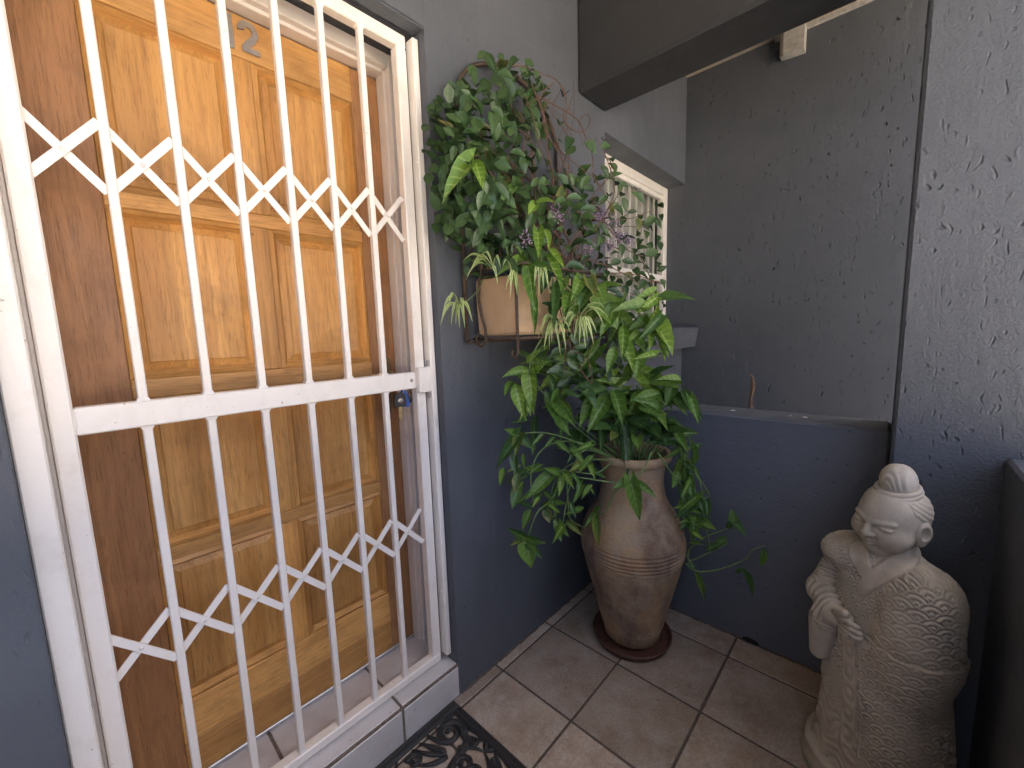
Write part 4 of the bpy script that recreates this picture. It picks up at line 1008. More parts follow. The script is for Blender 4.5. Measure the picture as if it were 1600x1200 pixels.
URN_LEAVES = [((1.081,0.921,1.231),(1.056,0.889,1.099),0.054,2),((1.047,0.96,1.196),(1.032,0.917,1.095),0.049,2),((1.074,0.929,1.24),(0.99,0.961,1.241),0.036,1),((1.099,0.899,1.239),(1.089,0.848,1.285),0.028,2),((1.085,0.916,1.279),(1.072,0.868,1.324),0.03,2),((1.085,0.917,1.239),(1.075,0.866,1.243),0.025,1),((1.107,0.936,1.227),(1.049,0.897,1.094),0.059,2),((1.069,0.98,1.198),(1.039,0.908,1.081),0.041,2),((1.061,0.988,1.206),(0.991,0.96,1.171),0.028,1),((1.154,0.878,1.125),(1.13,0.792,1.03),0.059,1),((1.156,0.875,1.129),(1.14,0.778,1.066),0.041,1),((1.168,0.86,1.163),(1.093,0.842,1.137),0.027,1),((1.409,0.8,1.128),(1.283,0.815,1.004),0.06,1),((1.377,0.853,1.109),(1.266,0.841,1.018),0.049,1),((1.42,0.779,1.141),(1.348,0.703,1.037),0.056,1),((1.405,0.807,1.145),(1.265,0.843,1.144),0.045,0),((1.424,0.772,1.154),(1.357,0.685,1.214),0.037,1),((1.392,0.828,1.154),(1.256,0.856,1.176),0.038,0),((1.543,0.714,1.128),(1.505,0.6,0.996),0.065,2),((1.545,0.71,1.16),(1.52,0.561,1.168),0.057,1),((1.538,0.725,1.126),(1.447,0.729,1.066),0.047,1),((1.553,0.692,1.143),(1.498,0.617,1.098),0.038,1),((1.518,0.766,1.177),(1.46,0.702,1.301),0.046,1),((1.553,0.692,1.186),(1.508,0.591,1.244),0.038,0),((1.572,0.647,1.119),(1.509,0.588,1.075),0.045,0),((1.569,0.6,1.116),(1.525,0.485,1.064),0.07,0),((1.565,0.611,1.139),(1.482,0.602,1.094),0.045,0),((1.496,0.764,1.028),(1.476,0.618,0.977),0.054,0),((1.489,0.778,1.001),(1.426,0.725,0.8),0.056,0),((1.446,0.856,1.026),(1.379,0.812,0.897),0.04,0),((1.573,0.59,0.95),(1.461,0.653,0.948),0.053,0),((1.566,0.609,0.987),(1.512,0.523,0.922),0.041,1),((1.592,0.538,0.852),(1.514,0.516,0.978),0.033,1),((1.465,0.823,1.004),(1.407,0.762,0.929),0.035,0),((1.407,0.919,0.957),(1.33,0.89,0.872),0.048,0),((1.382,0.955,0.975),(1.32,0.904,0.899),0.048,0),((1.508,0.741,1.007),(1.434,0.709,0.949),0.035,0),((1.292,1.074,1.031),(1.222,1.033,0.89),0.032,0),((1.075,0.973,1.009),(0.989,1.019,0.898),0.043,0),((1.073,0.976,1.005),(1.041,0.965,0.943),0.036,1),((1.078,0.97,1.005),(1.085,0.916,0.961),0.035,0),((1.07,0.978,1.014),(1.015,0.993,1.041),0.028,1),((1.063,0.986,0.926),(1.04,0.967,0.872),0.036,0),((1.07,0.979,0.864),(1.036,0.971,0.803),0.032,0),((1.068,0.981,0.807),(1.029,0.978,0.74),0.043,0),((1.198,0.935,0.825),(1.107,0.982,0.751),0.053,1),((1.226,0.899,0.825),(1.187,0.884,0.759),0.03,2),((1.216,0.912,0.846),(1.155,0.925,0.873),0.03,1),((1.235,0.886,0.838),(1.22,0.837,0.795),0.026,2),((1.267,0.84,0.805),(1.229,0.825,0.762),0.022,1),((1.152,0.992,0.691),(1.096,0.995,0.629),0.034,1),((1.189,0.947,0.695),(1.165,0.913,0.658),0.038,0),((1.207,0.924,0.726),(1.202,0.864,0.735),0.026,1),((1.216,0.912,0.639),(1.191,0.879,0.581),0.038,1),((1.219,0.908,0.639),(1.208,0.856,0.604),0.026,1),((1.184,0.953,0.708),(1.173,0.902,0.752),0.023,1),((1.289,0.805,0.874),(1.263,0.771,0.831),0.022,2),((1.272,0.832,0.881),(1.212,0.85,0.861),0.03,2),((1.082,0.965,0.616),(1.057,0.918,0.518),0.069,1),((1.084,0.963,0.61),(1.091,0.877,0.619),0.033,0),((1.086,0.961,0.601),(1.084,0.886,0.557),0.036,0),((1.078,0.969,0.614),(1.005,0.975,0.677),0.033,0),((1.081,0.966,0.614),(1.012,0.968,0.617),0.029,1),((1.368,0.684,0.818),(1.357,0.638,0.672),0.055,1),((1.372,0.677,0.816),(1.381,0.585,0.773),0.032,1),((1.367,0.688,0.819),(1.311,0.728,0.791),0.037,1),((1.316,0.8,0.679),(1.285,0.773,0.552),0.034,1),((1.316,0.8,0.67),(1.258,0.817,0.635),0.026,1),((1.316,0.8,0.675),(1.288,0.769,0.723),0.023,1),((1.594,0.591,0.81),(1.549,0.598,0.751),0.039,1),((1.602,0.57,0.865),(1.556,0.579,0.9),0.031,2),((1.605,0.561,0.787),(1.575,0.525,0.709),0.039,1),((1.597,0.583,0.757),(1.565,0.553,0.687),0.031,0),((1.615,0.53,0.694),(1.565,0.553,0.67),0.039,1),((1.615,0.53,0.676),(1.586,0.49,0.757),0.031,1),((1.613,0.536,0.622),(1.577,0.518,0.552),0.043,1),((1.61,0.547,0.62),(1.559,0.57,0.583),0.031,0),((1.623,0.507,0.618),(1.599,0.444,0.607),0.034,1),((1.627,0.491,0.594),(1.575,0.523,0.622),0.031,0),((1.601,0.571,0.908),(1.547,0.601,0.941),0.031,2),((1.591,0.599,0.827),(1.561,0.564,0.893),0.027,2),((1.618,0.522,0.66),(1.593,0.467,0.659),0.031,0),((1.627,0.494,0.7),(1.591,0.474,0.649),0.027,0),((1.652,0.399,0.631),(1.65,0.408,0.682),0.038,0),((1.652,0.4,0.635),(1.662,0.356,0.587),0.037,0),((1.652,0.399,0.631),(1.646,0.427,0.599),0.027,0),((1.646,0.425,0.555),(1.634,0.468,0.519),0.031,0),((1.64,0.446,0.533),(1.626,0.496,0.495),0.031,0),((1.617,0.524,0.397),(1.629,0.485,0.279),0.028,1),((1.659,0.369,0.451),(1.67,0.319,0.344),0.03,0),((1.673,0.304,0.547),(1.672,0.306,0.47),0.029,1),((1.673,0.304,0.547),(1.676,0.287,0.523),0.018,0),((1.615,0.532,0.413),(1.604,0.562,0.425),0.028,0),((1.659,0.373,0.455),(1.656,0.386,0.424),0.019,0),((1.569,0.793,1.121),(1.55,0.717,1.051),0.035,1),((1.504,0.8,1.083),(1.474,0.751,1.002),0.039,2),((1.562,0.792,1.119),(1.47,0.857,1.077),0.042,2),((1.431,1.007,1.123),(1.325,1.066,1.057),0.044,1),((1.523,0.868,1.191),(1.517,0.775,1.185),0.026,1),((1.583,0.633,1.11),(1.496,0.707,1.125),0.037,0),((1.583,0.655,1.143),(1.568,0.553,1.101),0.043,2),((1.56,0.828,1.021),(1.57,0.691,1.066),0.057,1),((1.54,0.742,1.184),(1.524,0.658,1.109),0.043,2),((1.56,0.577,1.172),(1.483,0.634,1.198),0.033,2),((1.622,0.603,1.084),(1.601,0.511,1.048),0.035,1),((1.451,0.797,1.097),(1.434,0.722,1.06),0.028,1),((1.462,1.031,1.047),(1.366,1.075,1.043),0.033,1),((1.599,0.67,1.152),(1.583,0.573,1.17),0.03,1),((1.458,0.692,1.086),(1.444,0.6,1.058),0.036,1),((1.549,0.784,1.045),(1.443,0.871,1.018),0.043,1),((1.46,0.771,1.165),(1.367,0.834,1.191),0.039,2),((1.316,0.951,1.103),(1.301,0.885,1.035),0.028,2),((1.525,0.648,1.128),(1.437,0.719,1.109),0.047,1),((1.507,0.636,1.075),(1.42,0.705,1.119),0.045,1),((1.4,0.839,1.137),(1.319,0.873,1.083),0.035,0),((1.536,0.928,1.024),(1.544,0.812,1.028),0.046,2),((1.567,0.563,1.128),(1.532,0.513,1.053),0.036,0),((1.522,0.527,1.123),(1.485,0.481,1.032),0.034,1),((1.395,0.878,1.086),(1.407,0.758,1.062),0.045,1),((1.52,0.879,1.144),(1.417,0.95,1.167),0.049,0),((1.502,0.702,1.084),(1.48,0.628,1.038),0.027,0),((1.55,0.692,1.053),(1.451,0.779,1.044),0.049,2),((1.469,0.976,1.103),(1.463,0.894,1.061),0.03,0),((1.61,0.733,1.085),(1.521,0.802,1.085),0.037,2),((1.548,0.77,1.05),(1.468,0.814,1.018),0.033,0),((1.58,0.639,1.124),(1.561,0.548,1.052),0.041,2),((1.468,0.776,1.133),(1.378,0.834,1.071),0.053,0),((1.544,0.771,1.06),(1.445,0.849,1.032),0.041,1),((1.243,0.998,0.735),(1.243,0.949,0.705),0.02,1),((1.264,0.865,0.929),(1.264,0.812,0.875),0.027,1),((1.183,1.033,0.805),(1.116,1.062,0.8),0.018,0),((1.355,0.858,0.765),(1.341,0.823,0.734),0.014,2),((1.283,0.953,0.653),(1.237,0.963,0.627),0.015,1),((1.185,1.082,0.942),(1.122,1.104,0.937),0.016,1),((1.227,0.995,0.852),(1.167,1.019,0.826),0.024,1),((1.255,0.782,0.967),(1.197,0.817,0.946),0.024,1),((1.151,1.054,0.711),(1.171,0.986,0.691),0.022,0),((1.335,0.879,0.759),(1.289,0.892,0.694),0.025,1),((1.231,1.014,0.835),(1.149,1.062,0.832),0.032,2),((1.207,0.844,0.744),(1.193,0.811,0.696),0.018,0),((1.225,0.923,1.045),(1.236,0.856,0.991),0.027,1),((1.277,0.962,0.594),(1.28,0.909,0.555),0.025,1),((1.227,0.914,0.788),(1.187,0.917,0.727),0.021,1),((1.221,1.048,1.032),(1.148,1.085,1.027),0.021,0),((1.205,0.881,0.639),(1.157,0.896,0.58),0.021,2),((1.149,0.923,1.0),(1.098,0.938,0.965),0.017,1),((1.201,0.905,0.969),(1.21,0.842,0.933),0.024,1),((1.359,0.856,0.82),(1.366,0.785,0.808),0.027,1),((1.133,0.945,0.976),(1.1,0.937,0.935),0.017,2),((1.209,0.833,0.855),(1.201,0.792,0.818),0.015,1),((1.254,0.773,0.925),(1.199,0.803,0.87),0.026,1),((1.171,0.992,0.758),(1.105,1.021,0.727),0.022,1),((1.168,0.914,0.728),(1.168,0.865,0.709),0.014,2),((1.136,0.935,0.763),(1.094,0.939,0.736),0.015,2),((1.104,0.989,0.82),(1.057,0.996,0.785),0.02,1),((1.047,1.031,0.882),(1.013,1.023,0.823),0.023,2),((1.121,1.012,0.875),(1.062,1.032,0.861),0.018,1),((1.253,0.986,0.682),(1.255,0.934,0.672),0.015,1),((1.21,0.981,0.739),(1.158,0.997,0.721),0.017,1),((1.258,0.915,1.012),(1.23,0.903,0.966),0.017,1),((1.297,0.848,0.69),(1.233,0.889,0.673),0.024,1),((1.199,0.911,0.982),(1.152,0.923,0.951),0.017,1),((1.265,0.786,0.806),(1.218,0.803,0.767),0.022,1),((1.277,0.945,0.918),(1.29,0.874,0.911),0.021,1),((1.262,0.86,0.92),(1.221,0.867,0.885),0.014,0),((1.183,1.041,0.833),(1.112,1.074,0.793),0.03,0),((1.226,0.878,0.651),(1.237,0.809,0.609),0.024,1),((1.164,1.037,0.905),(1.144,1.014,0.858),0.017,2),((1.608,0.543,0.518),(1.593,0.49,0.536),0.017,1),((1.605,0.525,0.718),(1.587,0.482,0.658),0.031,0),((1.582,0.533,0.685),(1.533,0.582,0.635),0.025,0),((1.575,0.577,0.914),(1.526,0.622,0.871),0.023,1),((1.577,0.569,0.661),(1.571,0.493,0.675),0.021,1),((1.592,0.548,0.638),(1.571,0.513,0.615),0.015,1),((1.608,0.577,0.7),(1.592,0.532,0.657),0.018,1),((1.58,0.516,0.728),(1.532,0.564,0.671),0.026,1),((1.576,0.555,0.684),(1.533,0.585,0.679),0.018,1),((1.614,0.524,0.628),(1.565,0.575,0.61),0.027,1),((1.603,0.564,0.841),(1.572,0.561,0.764),0.026,1),((1.602,0.579,0.831),(1.578,0.555,0.761),0.022,2),((1.592,0.571,0.699),(1.56,0.572,0.62),0.027,2),((1.573,0.538,0.794),(1.535,0.556,0.726),0.021,1),((1.588,0.527,0.575),(1.572,0.478,0.564),0.02,2),((1.576,0.525,0.838),(1.553,0.499,0.804),0.013,1),((1.622,0.526,0.919),(1.572,0.579,0.9),0.021,0),((1.572,0.566,0.859),(1.558,0.514,0.834),0.023,0),((1.575,0.584,0.926),(1.553,0.555,0.879),0.02,0),((1.582,0.545,0.866),(1.559,0.52,0.814),0.018,1),((1.174,0.912,1.155),(1.159,0.882,1.078),0.029,0),((1.154,0.966,1.295),(1.181,0.885,1.273),0.024,0),((1.171,0.929,1.31),(1.102,0.965,1.271),0.024,0),((1.2,0.865,1.167),(1.208,0.8,1.147),0.021,0),((1.145,0.966,1.128),(1.075,1.001,1.121),0.026,0),((1.188,0.918,1.222),(1.177,0.882,1.145),0.031,0),((1.122,0.945,1.108),(1.063,0.967,1.062),0.027,2),((1.233,0.888,1.258),(1.179,0.91,1.243),0.016,1),((1.124,1.016,1.119),(1.13,0.963,1.079),0.021,1),((1.134,0.959,1.239),(1.083,0.973,1.237),0.016,1),((1.095,0.976,1.304),(1.114,0.907,1.278),0.022,0),((1.107,0.998,1.224),(1.12,0.938,1.166),0.03,1)]
VINE_STEMS = [[(1.172,1.014,1.595),(1.177,1.012,1.652),(1.192,0.989,1.718),(1.24,1.007,1.815),(1.268,1.026,1.923),(1.231,1.002,2.001),(1.228,1.016,2.08),(1.144,1.035,2.118),(1.071,1.017,2.137)],[(1.185,0.991,1.588),(1.208,1.008,1.67),(1.227,1.011,1.758),(1.213,0.982,1.841),(1.217,0.999,1.939),(1.156,0.989,2.007),(1.204,1.014,2.108),(1.101,0.987,2.133),(1.117,0.998,2.21)],[(1.266,1.015,1.608),(1.192,0.993,1.665),(1.157,0.998,1.72),(1.132,0.996,1.772),(1.18,1.033,1.849),(1.178,1.026,1.915),(1.171,1.041,1.989),(1.14,1.026,2.045),(1.094,1.053,2.101)],[(1.478,0.956,1.601),(1.428,0.968,1.691),(1.338,0.941,1.754),(1.289,0.95,1.816),(1.281,0.955,1.882),(1.271,0.945,1.948),(1.275,0.971,2.036),(1.268,0.97,2.117),(1.234,0.969,2.184)],[(1.337,1.013,1.587),(1.361,1.004,1.681),(1.39,0.996,1.789),(1.421,1.025,1.912),(1.329,1.005,1.988),(1.338,1.03,2.083),(1.302,1.037,2.149),(1.265,1.008,2.197),(1.302,1.034,2.301)],[(1.383,0.999,1.596),(1.298,0.977,1.668),(1.267,1.007,1.747),(1.147,0.999,1.796),(1.063,0.965,1.83),(0.985,0.952,1.86),(0.951,0.972,1.909),(0.965,0.977,1.971),(0.892,0.947,1.999)],[(1.345,0.953,1.585),(1.39,0.966,1.629),(1.415,0.975,1.684),(1.548,0.998,1.774),(1.576,1.021,1.862),(1.473,1.006,1.911),(1.46,1.045,1.972),(1.548,1.061,2.039),(1.445,1.071,2.054)],[(1.309,0.982,1.607),(1.27,1.009,1.665),(1.214,0.997,1.712),(1.18,0.989,1.765),(1.128,0.991,1.821),(1.119,0.999,1.889),(1.036,0.992,1.93),(1.026,1.0,1.984),(0.948,0.998,2.007)],[(1.275,1.005,1.591),(1.268,1.023,1.661),(1.226,1.027,1.72),(1.118,1.006,1.754),(1.105,1.03,1.801),(1.096,1.033,1.843),(1.061,1.031,1.881),(1.094,1.042,1.946),(1.051,1.037,1.991)],[(1.401,0.983,1.612),(1.32,1.01,1.685),(1.192,1.002,1.727),(1.145,1.02,1.769),(1.1,1.022,1.804),(1.055,1.047,1.851),(1.095,1.076,1.929),(1.056,1.062,1.985),(0.999,1.077,2.038)],[(1.151,1.028,1.604),(1.128,1.02,1.688),(1.118,1.026,1.762),(1.112,1.004,1.825),(1.182,1.036,1.921),(1.246,1.033,2.023),(1.3,1.025,2.133),(1.336,1.026,2.244),(1.334,1.034,2.335)],[(1.186,0.981,1.61),(1.21,1.022,1.685),(1.198,0.998,1.74),(1.303,0.999,1.828),(1.321,1.004,1.921),(1.442,1.014,2.056),(1.44,1.0,2.155),(1.37,1.019,2.226),(1.41,1.009,2.306)],[(1.475,0.957,1.61),(1.321,0.941,1.665),(1.238,0.958,1.713),(1.187,0.976,1.756),(1.203,1.005,1.817),(1.181,1.0,1.874),(1.123,0.989,1.928),(1.071,1.001,1.988),(1.05,1.026,2.05)],[(1.406,0.952,1.604),(1.322,0.976,1.664),(1.237,0.978,1.713),(1.167,0.979,1.764),(1.168,0.991,1.835),(1.141,1.014,1.91),(1.06,1.0,1.959),(0.949,0.993,1.987),(0.9,1.017,2.03)],[(1.493,0.967,1.602),(1.451,0.959,1.703),(1.428,0.972,1.797),(1.395,0.978,1.877),(1.401,0.973,1.958),(1.405,0.969,2.043),(1.473,1.003,2.169),(1.476,0.986,2.266),(1.471,0.986,2.362)],[(1.148,1.026,1.576),(1.159,1.015,1.648),(1.16,1.017,1.722),(1.146,1.043,1.789),(1.098,1.038,1.83),(1.084,1.03,1.868),(1.102,1.044,1.921),(1.117,1.051,1.982),(1.211,1.059,2.079)],[(1.289,0.983,1.607),(1.283,0.997,1.665),(1.314,0.999,1.729),(1.375,1.035,1.817),(1.384,1.027,1.9),(1.377,1.022,1.984),(1.375,1.035,2.066),(1.339,1.024,2.117),(1.339,1.06,2.185)],[(1.48,0.952,1.589),(1.444,0.958,1.658),(1.375,0.975,1.716),(1.297,0.958,1.751),(1.248,0.977,1.787),(1.259,0.997,1.833),(1.202,0.993,1.868),(1.249,1.025,1.943),(1.273,1.031,2.014)],[(1.289,1.014,1.607),(1.212,0.978,1.675),(1.159,0.977,1.737),(1.144,0.978,1.795),(1.158,0.976,1.858),(1.128,0.972,1.916),(1.215,1.003,2.022),(1.2,0.996,2.094),(1.109,0.968,2.126)],[(1.445,0.954,1.58),(1.519,0.984,1.699),(1.537,1.003,1.817),(1.52,0.993,1.918),(1.487,1.018,2.011),(1.497,1.033,2.103),(1.549,1.069,2.217),(1.526,1.054,2.298),(1.663,1.081,2.465)],[(1.306,1.016,1.582),(1.316,1.014,1.666),(1.284,1.006,1.744),(1.217,1.009,1.801),(1.146,1.013,1.836),(1.114,1.024,1.871),(1.124,1.008,1.912),(1.093,1.009,1.961),(1.161,1.019,2.054)],[(1.432,1.005,1.614),(1.402,1.002,1.679),(1.32,0.992,1.722),(1.269,0.987,1.754),(1.257,0.978,1.785),(1.291,1.001,1.838),(1.364,0.984,1.904),(1.35,0.975,1.963),(1.374,0.989,2.037)],[(1.355,0.938,1.601),(1.372,0.983,1.676),(1.346,0.975,1.738),(1.399,0.988,1.826),(1.523,1.019,1.952),(1.518,1.037,2.062),(1.418,1.027,2.129),(1.534,1.065,2.261),(1.392,1.078,2.285)],[(1.05,1.014,1.588),(1.055,1.02,1.628),(1.072,1.031,1.676),(1.133,1.026,1.744),(1.143,1.038,1.821),(1.125,1.017,1.883),(1.108,1.013,1.936),(0.988,1.007,1.945),(1.008,1.034,1.994)],[(1.402,0.941,1.604),(1.325,0.95,1.648),(1.284,0.964,1.687),(1.27,0.986,1.732),(1.275,1.006,1.79),(1.263,0.99,1.847),(1.25,1.001,1.912),(1.173,1.011,1.953),(1.092,1.01,1.976)],[(1.26,0.985,1.595),(1.293,0.991,1.666),(1.318,0.979,1.747),(1.394,0.977,1.856),(1.405,0.974,1.962),(1.411,1.006,2.071),(1.312,0.971,2.112),(1.277,0.986,2.17),(1.319,0.987,2.246)],[(1.124,1.0,2.275),(1.151,0.98,2.28),(1.23,0.96,2.28),(1.319,0.95,2.285),(1.355,0.94,2.223),(1.333,0.94,2.172)],[(1.291,0.95,2.268),(1.234,0.95,2.221),(1.228,0.96,2.206),(1.162,0.98,2.159)],[(1.35,0.95,2.276),(1.37,0.95,2.244)],[(1.24,0.97,2.21),(1.387,0.92,2.172),(1.421,0.9,2.108),(1.433,0.88,2.048),(1.439,0.87,1.954),(1.569,0.86,1.859)],[(1.361,0.93,2.2),(1.319,0.93,2.163),(1.324,0.92,2.129),(1.356,0.9,2.11),(1.413,0.9,2.13),(1.454,0.9,2.175),(1.436,0.9,2.197),(1.391,0.9,2.166),(1.378,0.9,2.128),(1.407,0.9,2.069)],[(1.26,1.0,2.233),(1.27,0.98,2.164),(1.285,0.97,2.089),(1.344,0.95,2.044),(1.406,0.92,2.006),(1.455,0.88,1.961),(1.518,0.86,1.898)],[(1.225,1.0,2.263),(1.252,0.98,2.18),(1.262,0.97,2.104),(1.304,0.95,2.044),(1.34,0.92,1.944)],[(1.188,1.0,2.206),(1.213,0.98,2.124),(1.234,0.97,2.041),(1.238,0.96,1.996)],[(1.528,0.88,2.063),(1.579,0.88,2.052),(1.563,0.88,1.987)],[(1.29,0.86,1.807),(1.451,0.85,1.799),(1.698,0.84,1.852),(1.855,0.84,1.908)],[(1.421,0.86,1.831),(1.641,0.84,1.713),(1.826,0.84,1.707),(1.965,0.84,1.723)],[(1.287,0.86,1.65),(1.532,0.84,1.624),(1.742,0.83,1.573)],[(1.205,0.86,1.553),(1.253,0.84,1.464),(1.366,0.83,1.37),(1.239,0.82,1.235)],[(1.239,0.82,1.247),(1.292,0.8,1.184),(1.263,0.8,1.28),(1.19,0.8,1.307)],[(1.761,0.84,1.7),(1.875,0.83,1.567),(1.777,0.83,1.419)],[(1.403,0.85,1.756),(1.569,0.86,1.933),(1.511,0.87,2.067),(1.457,0.88,2.112)]]
FLOWERS = [((0.98,0.84,1.666),22,0.028),((1.398,0.83,1.82),34,0.036),((1.471,0.82,1.796),34,0.034),((1.537,0.82,1.756),52,0.04),((1.63,0.82,1.739),30,0.028),((1.456,0.82,1.699),30,0.03),((1.31,0.82,1.674),28,0.028),((1.153,0.85,1.779),16,0.024),((1.178,0.85,1.763),16,0.02)]
SPIDERS = [((1.113,0.728,1.414),[(1.11,0.641,1.448),(1.134,0.644,1.418),(1.111,0.644,1.391),(1.135,0.685,1.372),(1.133,0.694,1.332),(1.083,0.693,1.324),(1.059,0.7,1.335),(1.092,0.741,1.35),(1.043,0.731,1.375),(1.098,0.678,1.431),(1.043,0.748,1.391),(1.087,0.688,1.349)]),((1.08,0.81,1.401),[(1.019,0.814,1.381),(1.039,0.847,1.357),(1.021,0.807,1.327),(1.05,0.809,1.319),(1.046,0.761,1.303),(1.055,0.747,1.325),(1.06,0.78,1.351),(1.076,0.742,1.374),(1.019,0.816,1.407),(1.054,0.801,1.346)]),((0.88,1.037,1.472),[(0.798,1.035,1.427),(0.819,1.07,1.412),(0.824,1.021,1.412),(0.853,1.034,1.415),(0.856,1.019,1.402),(0.851,0.987,1.425),(0.867,0.969,1.42),(0.82,1.029,1.457),(0.866,1.004,1.399)]),((0.925,0.942,1.582),[(0.86,0.997,1.601),(0.877,0.979,1.573),(0.845,0.966,1.544),(0.875,0.945,1.601),(0.899,0.951,1.606),(0.945,0.911,1.571),(0.936,0.919,1.532),(0.837,0.946,1.553)]),((0.963,0.873,1.567),[(0.913,0.864,1.511),(0.924,0.855,1.486),(0.932,0.835,1.491),(0.904,0.866,1.571)]),((1.04,0.829,1.559),[(1.005,0.79,1.504),(1.02,0.822,1.493),(1.014,0.777,1.497),(1.0,0.823,1.52)])]
URN_STEMS = [[(1.526,0.749,0.862),(1.455,0.798,1.035),(1.426,0.81,1.116)],[(1.52,0.761,0.861),(1.518,0.719,1.034),(1.544,0.711,1.129)],[(1.555,0.735,0.858),(1.594,0.646,1.029),(1.59,0.603,1.111)],[(1.485,0.785,0.857),(1.309,0.884,1.025),(1.169,0.891,1.117)],[(1.473,0.808,0.856),(1.257,0.907,1.057),(1.1,0.93,1.22)],[(1.449,0.809,0.862),(1.202,0.898,0.994),(1.076,0.972,1.009),(1.053,0.983,0.929),(1.053,0.982,0.795)],[(1.438,0.789,0.861),(1.348,0.823,0.82),(1.239,0.898,0.847),(1.198,0.936,0.812)],[(1.376,0.755,0.79),(1.267,0.858,0.822),(1.233,0.888,0.838)],[(1.246,0.888,0.847),(1.257,0.89,0.701),(1.271,0.888,0.638),(1.311,0.846,0.598)],[(1.23,0.892,0.838),(1.187,0.917,0.743),(1.122,0.934,0.71),(1.088,0.959,0.614)],[(1.187,0.917,0.743),(1.198,0.903,0.653)],[(1.464,0.646,0.912),(1.415,0.656,0.85),(1.368,0.684,0.814)],[(1.367,0.686,0.814),(1.344,0.732,0.77),(1.332,0.772,0.681),(1.326,0.802,0.67)],[(1.501,0.636,0.9),(1.548,0.599,0.812),(1.597,0.553,0.735),(1.623,0.506,0.712),(1.629,0.484,0.728),(1.624,0.503,0.767)],[(1.581,0.568,0.887),(1.617,0.525,0.796),(1.624,0.503,0.767)],[(1.574,0.586,0.912),(1.613,0.537,0.833),(1.621,0.513,0.758),(1.623,0.504,0.654),(1.615,0.532,0.596)],[(1.594,0.592,0.854),(1.602,0.568,0.751),(1.611,0.543,0.62),(1.607,0.553,0.551)],[(1.608,0.551,0.455),(1.61,0.545,0.489),(1.626,0.498,0.548),(1.649,0.413,0.606)],[(1.606,0.556,0.462),(1.612,0.54,0.441),(1.632,0.474,0.494),(1.647,0.421,0.539)],[(1.609,0.549,0.442),(1.62,0.517,0.399),(1.645,0.429,0.435),(1.662,0.357,0.495),(1.666,0.338,0.534),(1.674,0.298,0.563)],[(1.623,0.504,0.654),(1.629,0.487,0.577),(1.632,0.474,0.494)],[(1.598,0.58,0.641),(1.61,0.547,0.566),(1.617,0.524,0.529)],[(1.455,0.798,0.862),(1.292,0.874,0.953),(1.172,0.937,0.945),(1.124,0.963,0.853),(1.13,0.956,0.726)],[(1.441,0.805,0.857),(1.315,0.875,0.87),(1.224,0.918,0.821),(1.176,0.931,0.691)],[(1.455,0.798,0.86),(1.322,0.865,0.909),(1.269,0.89,0.775),(1.237,0.901,0.639)],[(1.595,0.588,0.891),(1.614,0.535,0.755),(1.62,0.515,0.545)],[(1.589,0.604,0.884),(1.606,0.557,0.726),(1.612,0.541,0.512)],[(1.571,0.771,0.847),(1.565,0.783,0.935),(1.509,0.784,1.014)],[(1.597,0.741,0.846),(1.607,0.718,0.909),(1.613,0.653,0.966)]]
TROUGH_STEMS = [[(1.101,0.864,1.557),(1.067,0.876,1.597),(1.037,0.88,1.609)],[(1.167,0.86,1.562),(1.131,0.859,1.611),(1.081,0.841,1.624)],[(1.101,0.864,1.557),(1.085,0.869,1.67),(1.065,0.862,1.716)],[(1.167,0.86,1.551),(1.125,0.834,1.545),(1.098,0.82,1.527)],[(1.246,0.834,1.542),(1.313,0.824,1.523),(1.325,0.804,1.505)],[(1.263,0.846,1.545),(1.403,0.769,1.487),(1.49,0.709,1.437),(1.514,0.681,1.4)],[(1.403,0.769,1.487),(1.393,0.725,1.391)],[(1.221,0.872,1.545),(1.115,0.88,1.377),(1.07,0.903,1.291),(1.082,0.92,1.232)],[(1.003,0.919,1.566),(0.994,0.958,1.772),(0.961,0.977,1.887),(0.934,1.002,1.918)],[(1.514,0.681,1.4),(1.504,0.702,1.327),(1.495,0.721,1.286)]]


def leaf_mesh(name, prof_w, ears=0.0, rows=7, cols=(-1, -.5, 0, .5, 1), fold=.16, droop=.16, wave=.02, seed=1):
    R_ = random.Random(seed)
    v, f, uv = [], [], []
    ph = R_.uniform(0, 6)
    tw_ = R_.uniform(-.12, .12)
    for i in range(rows + 1):
        t = i / rows
        w = np.interp(t, [p[0] for p in prof_w], [p[1] for p in prof_w])
        for s in cols:
            x = s * w
            y = t - ears * abs(s) ** 1.3 * max(0, 1 - t * 2.6) ** 1.5
            z = fold * abs(x) * 1.0 - droop * t * t + wave * math.sin(ph + t * 11) * abs(s) + tw_ * x * t
            v.append((x, y, z)); uv.append((s * .5 + .5, t))
    n = len(cols)
    for i in range(rows):
        for k in range(n - 1):
            f.append((i * n + k, i * n + k + 1, (i + 1) * n + k + 1, (i + 1) * n + k))
    me = bpy.data.meshes.new(name)
    me.from_pydata(v, [], f)
    ul = me.uv_layers.new(name='UVMap')
    for li, lp in enumerate(me.loops):
        ul.data[li].uv = uv[lp.vertex_index]
    me.polygons.foreach_set('use_smooth', [True] * len(me.polygons))
    me.update()
    return me

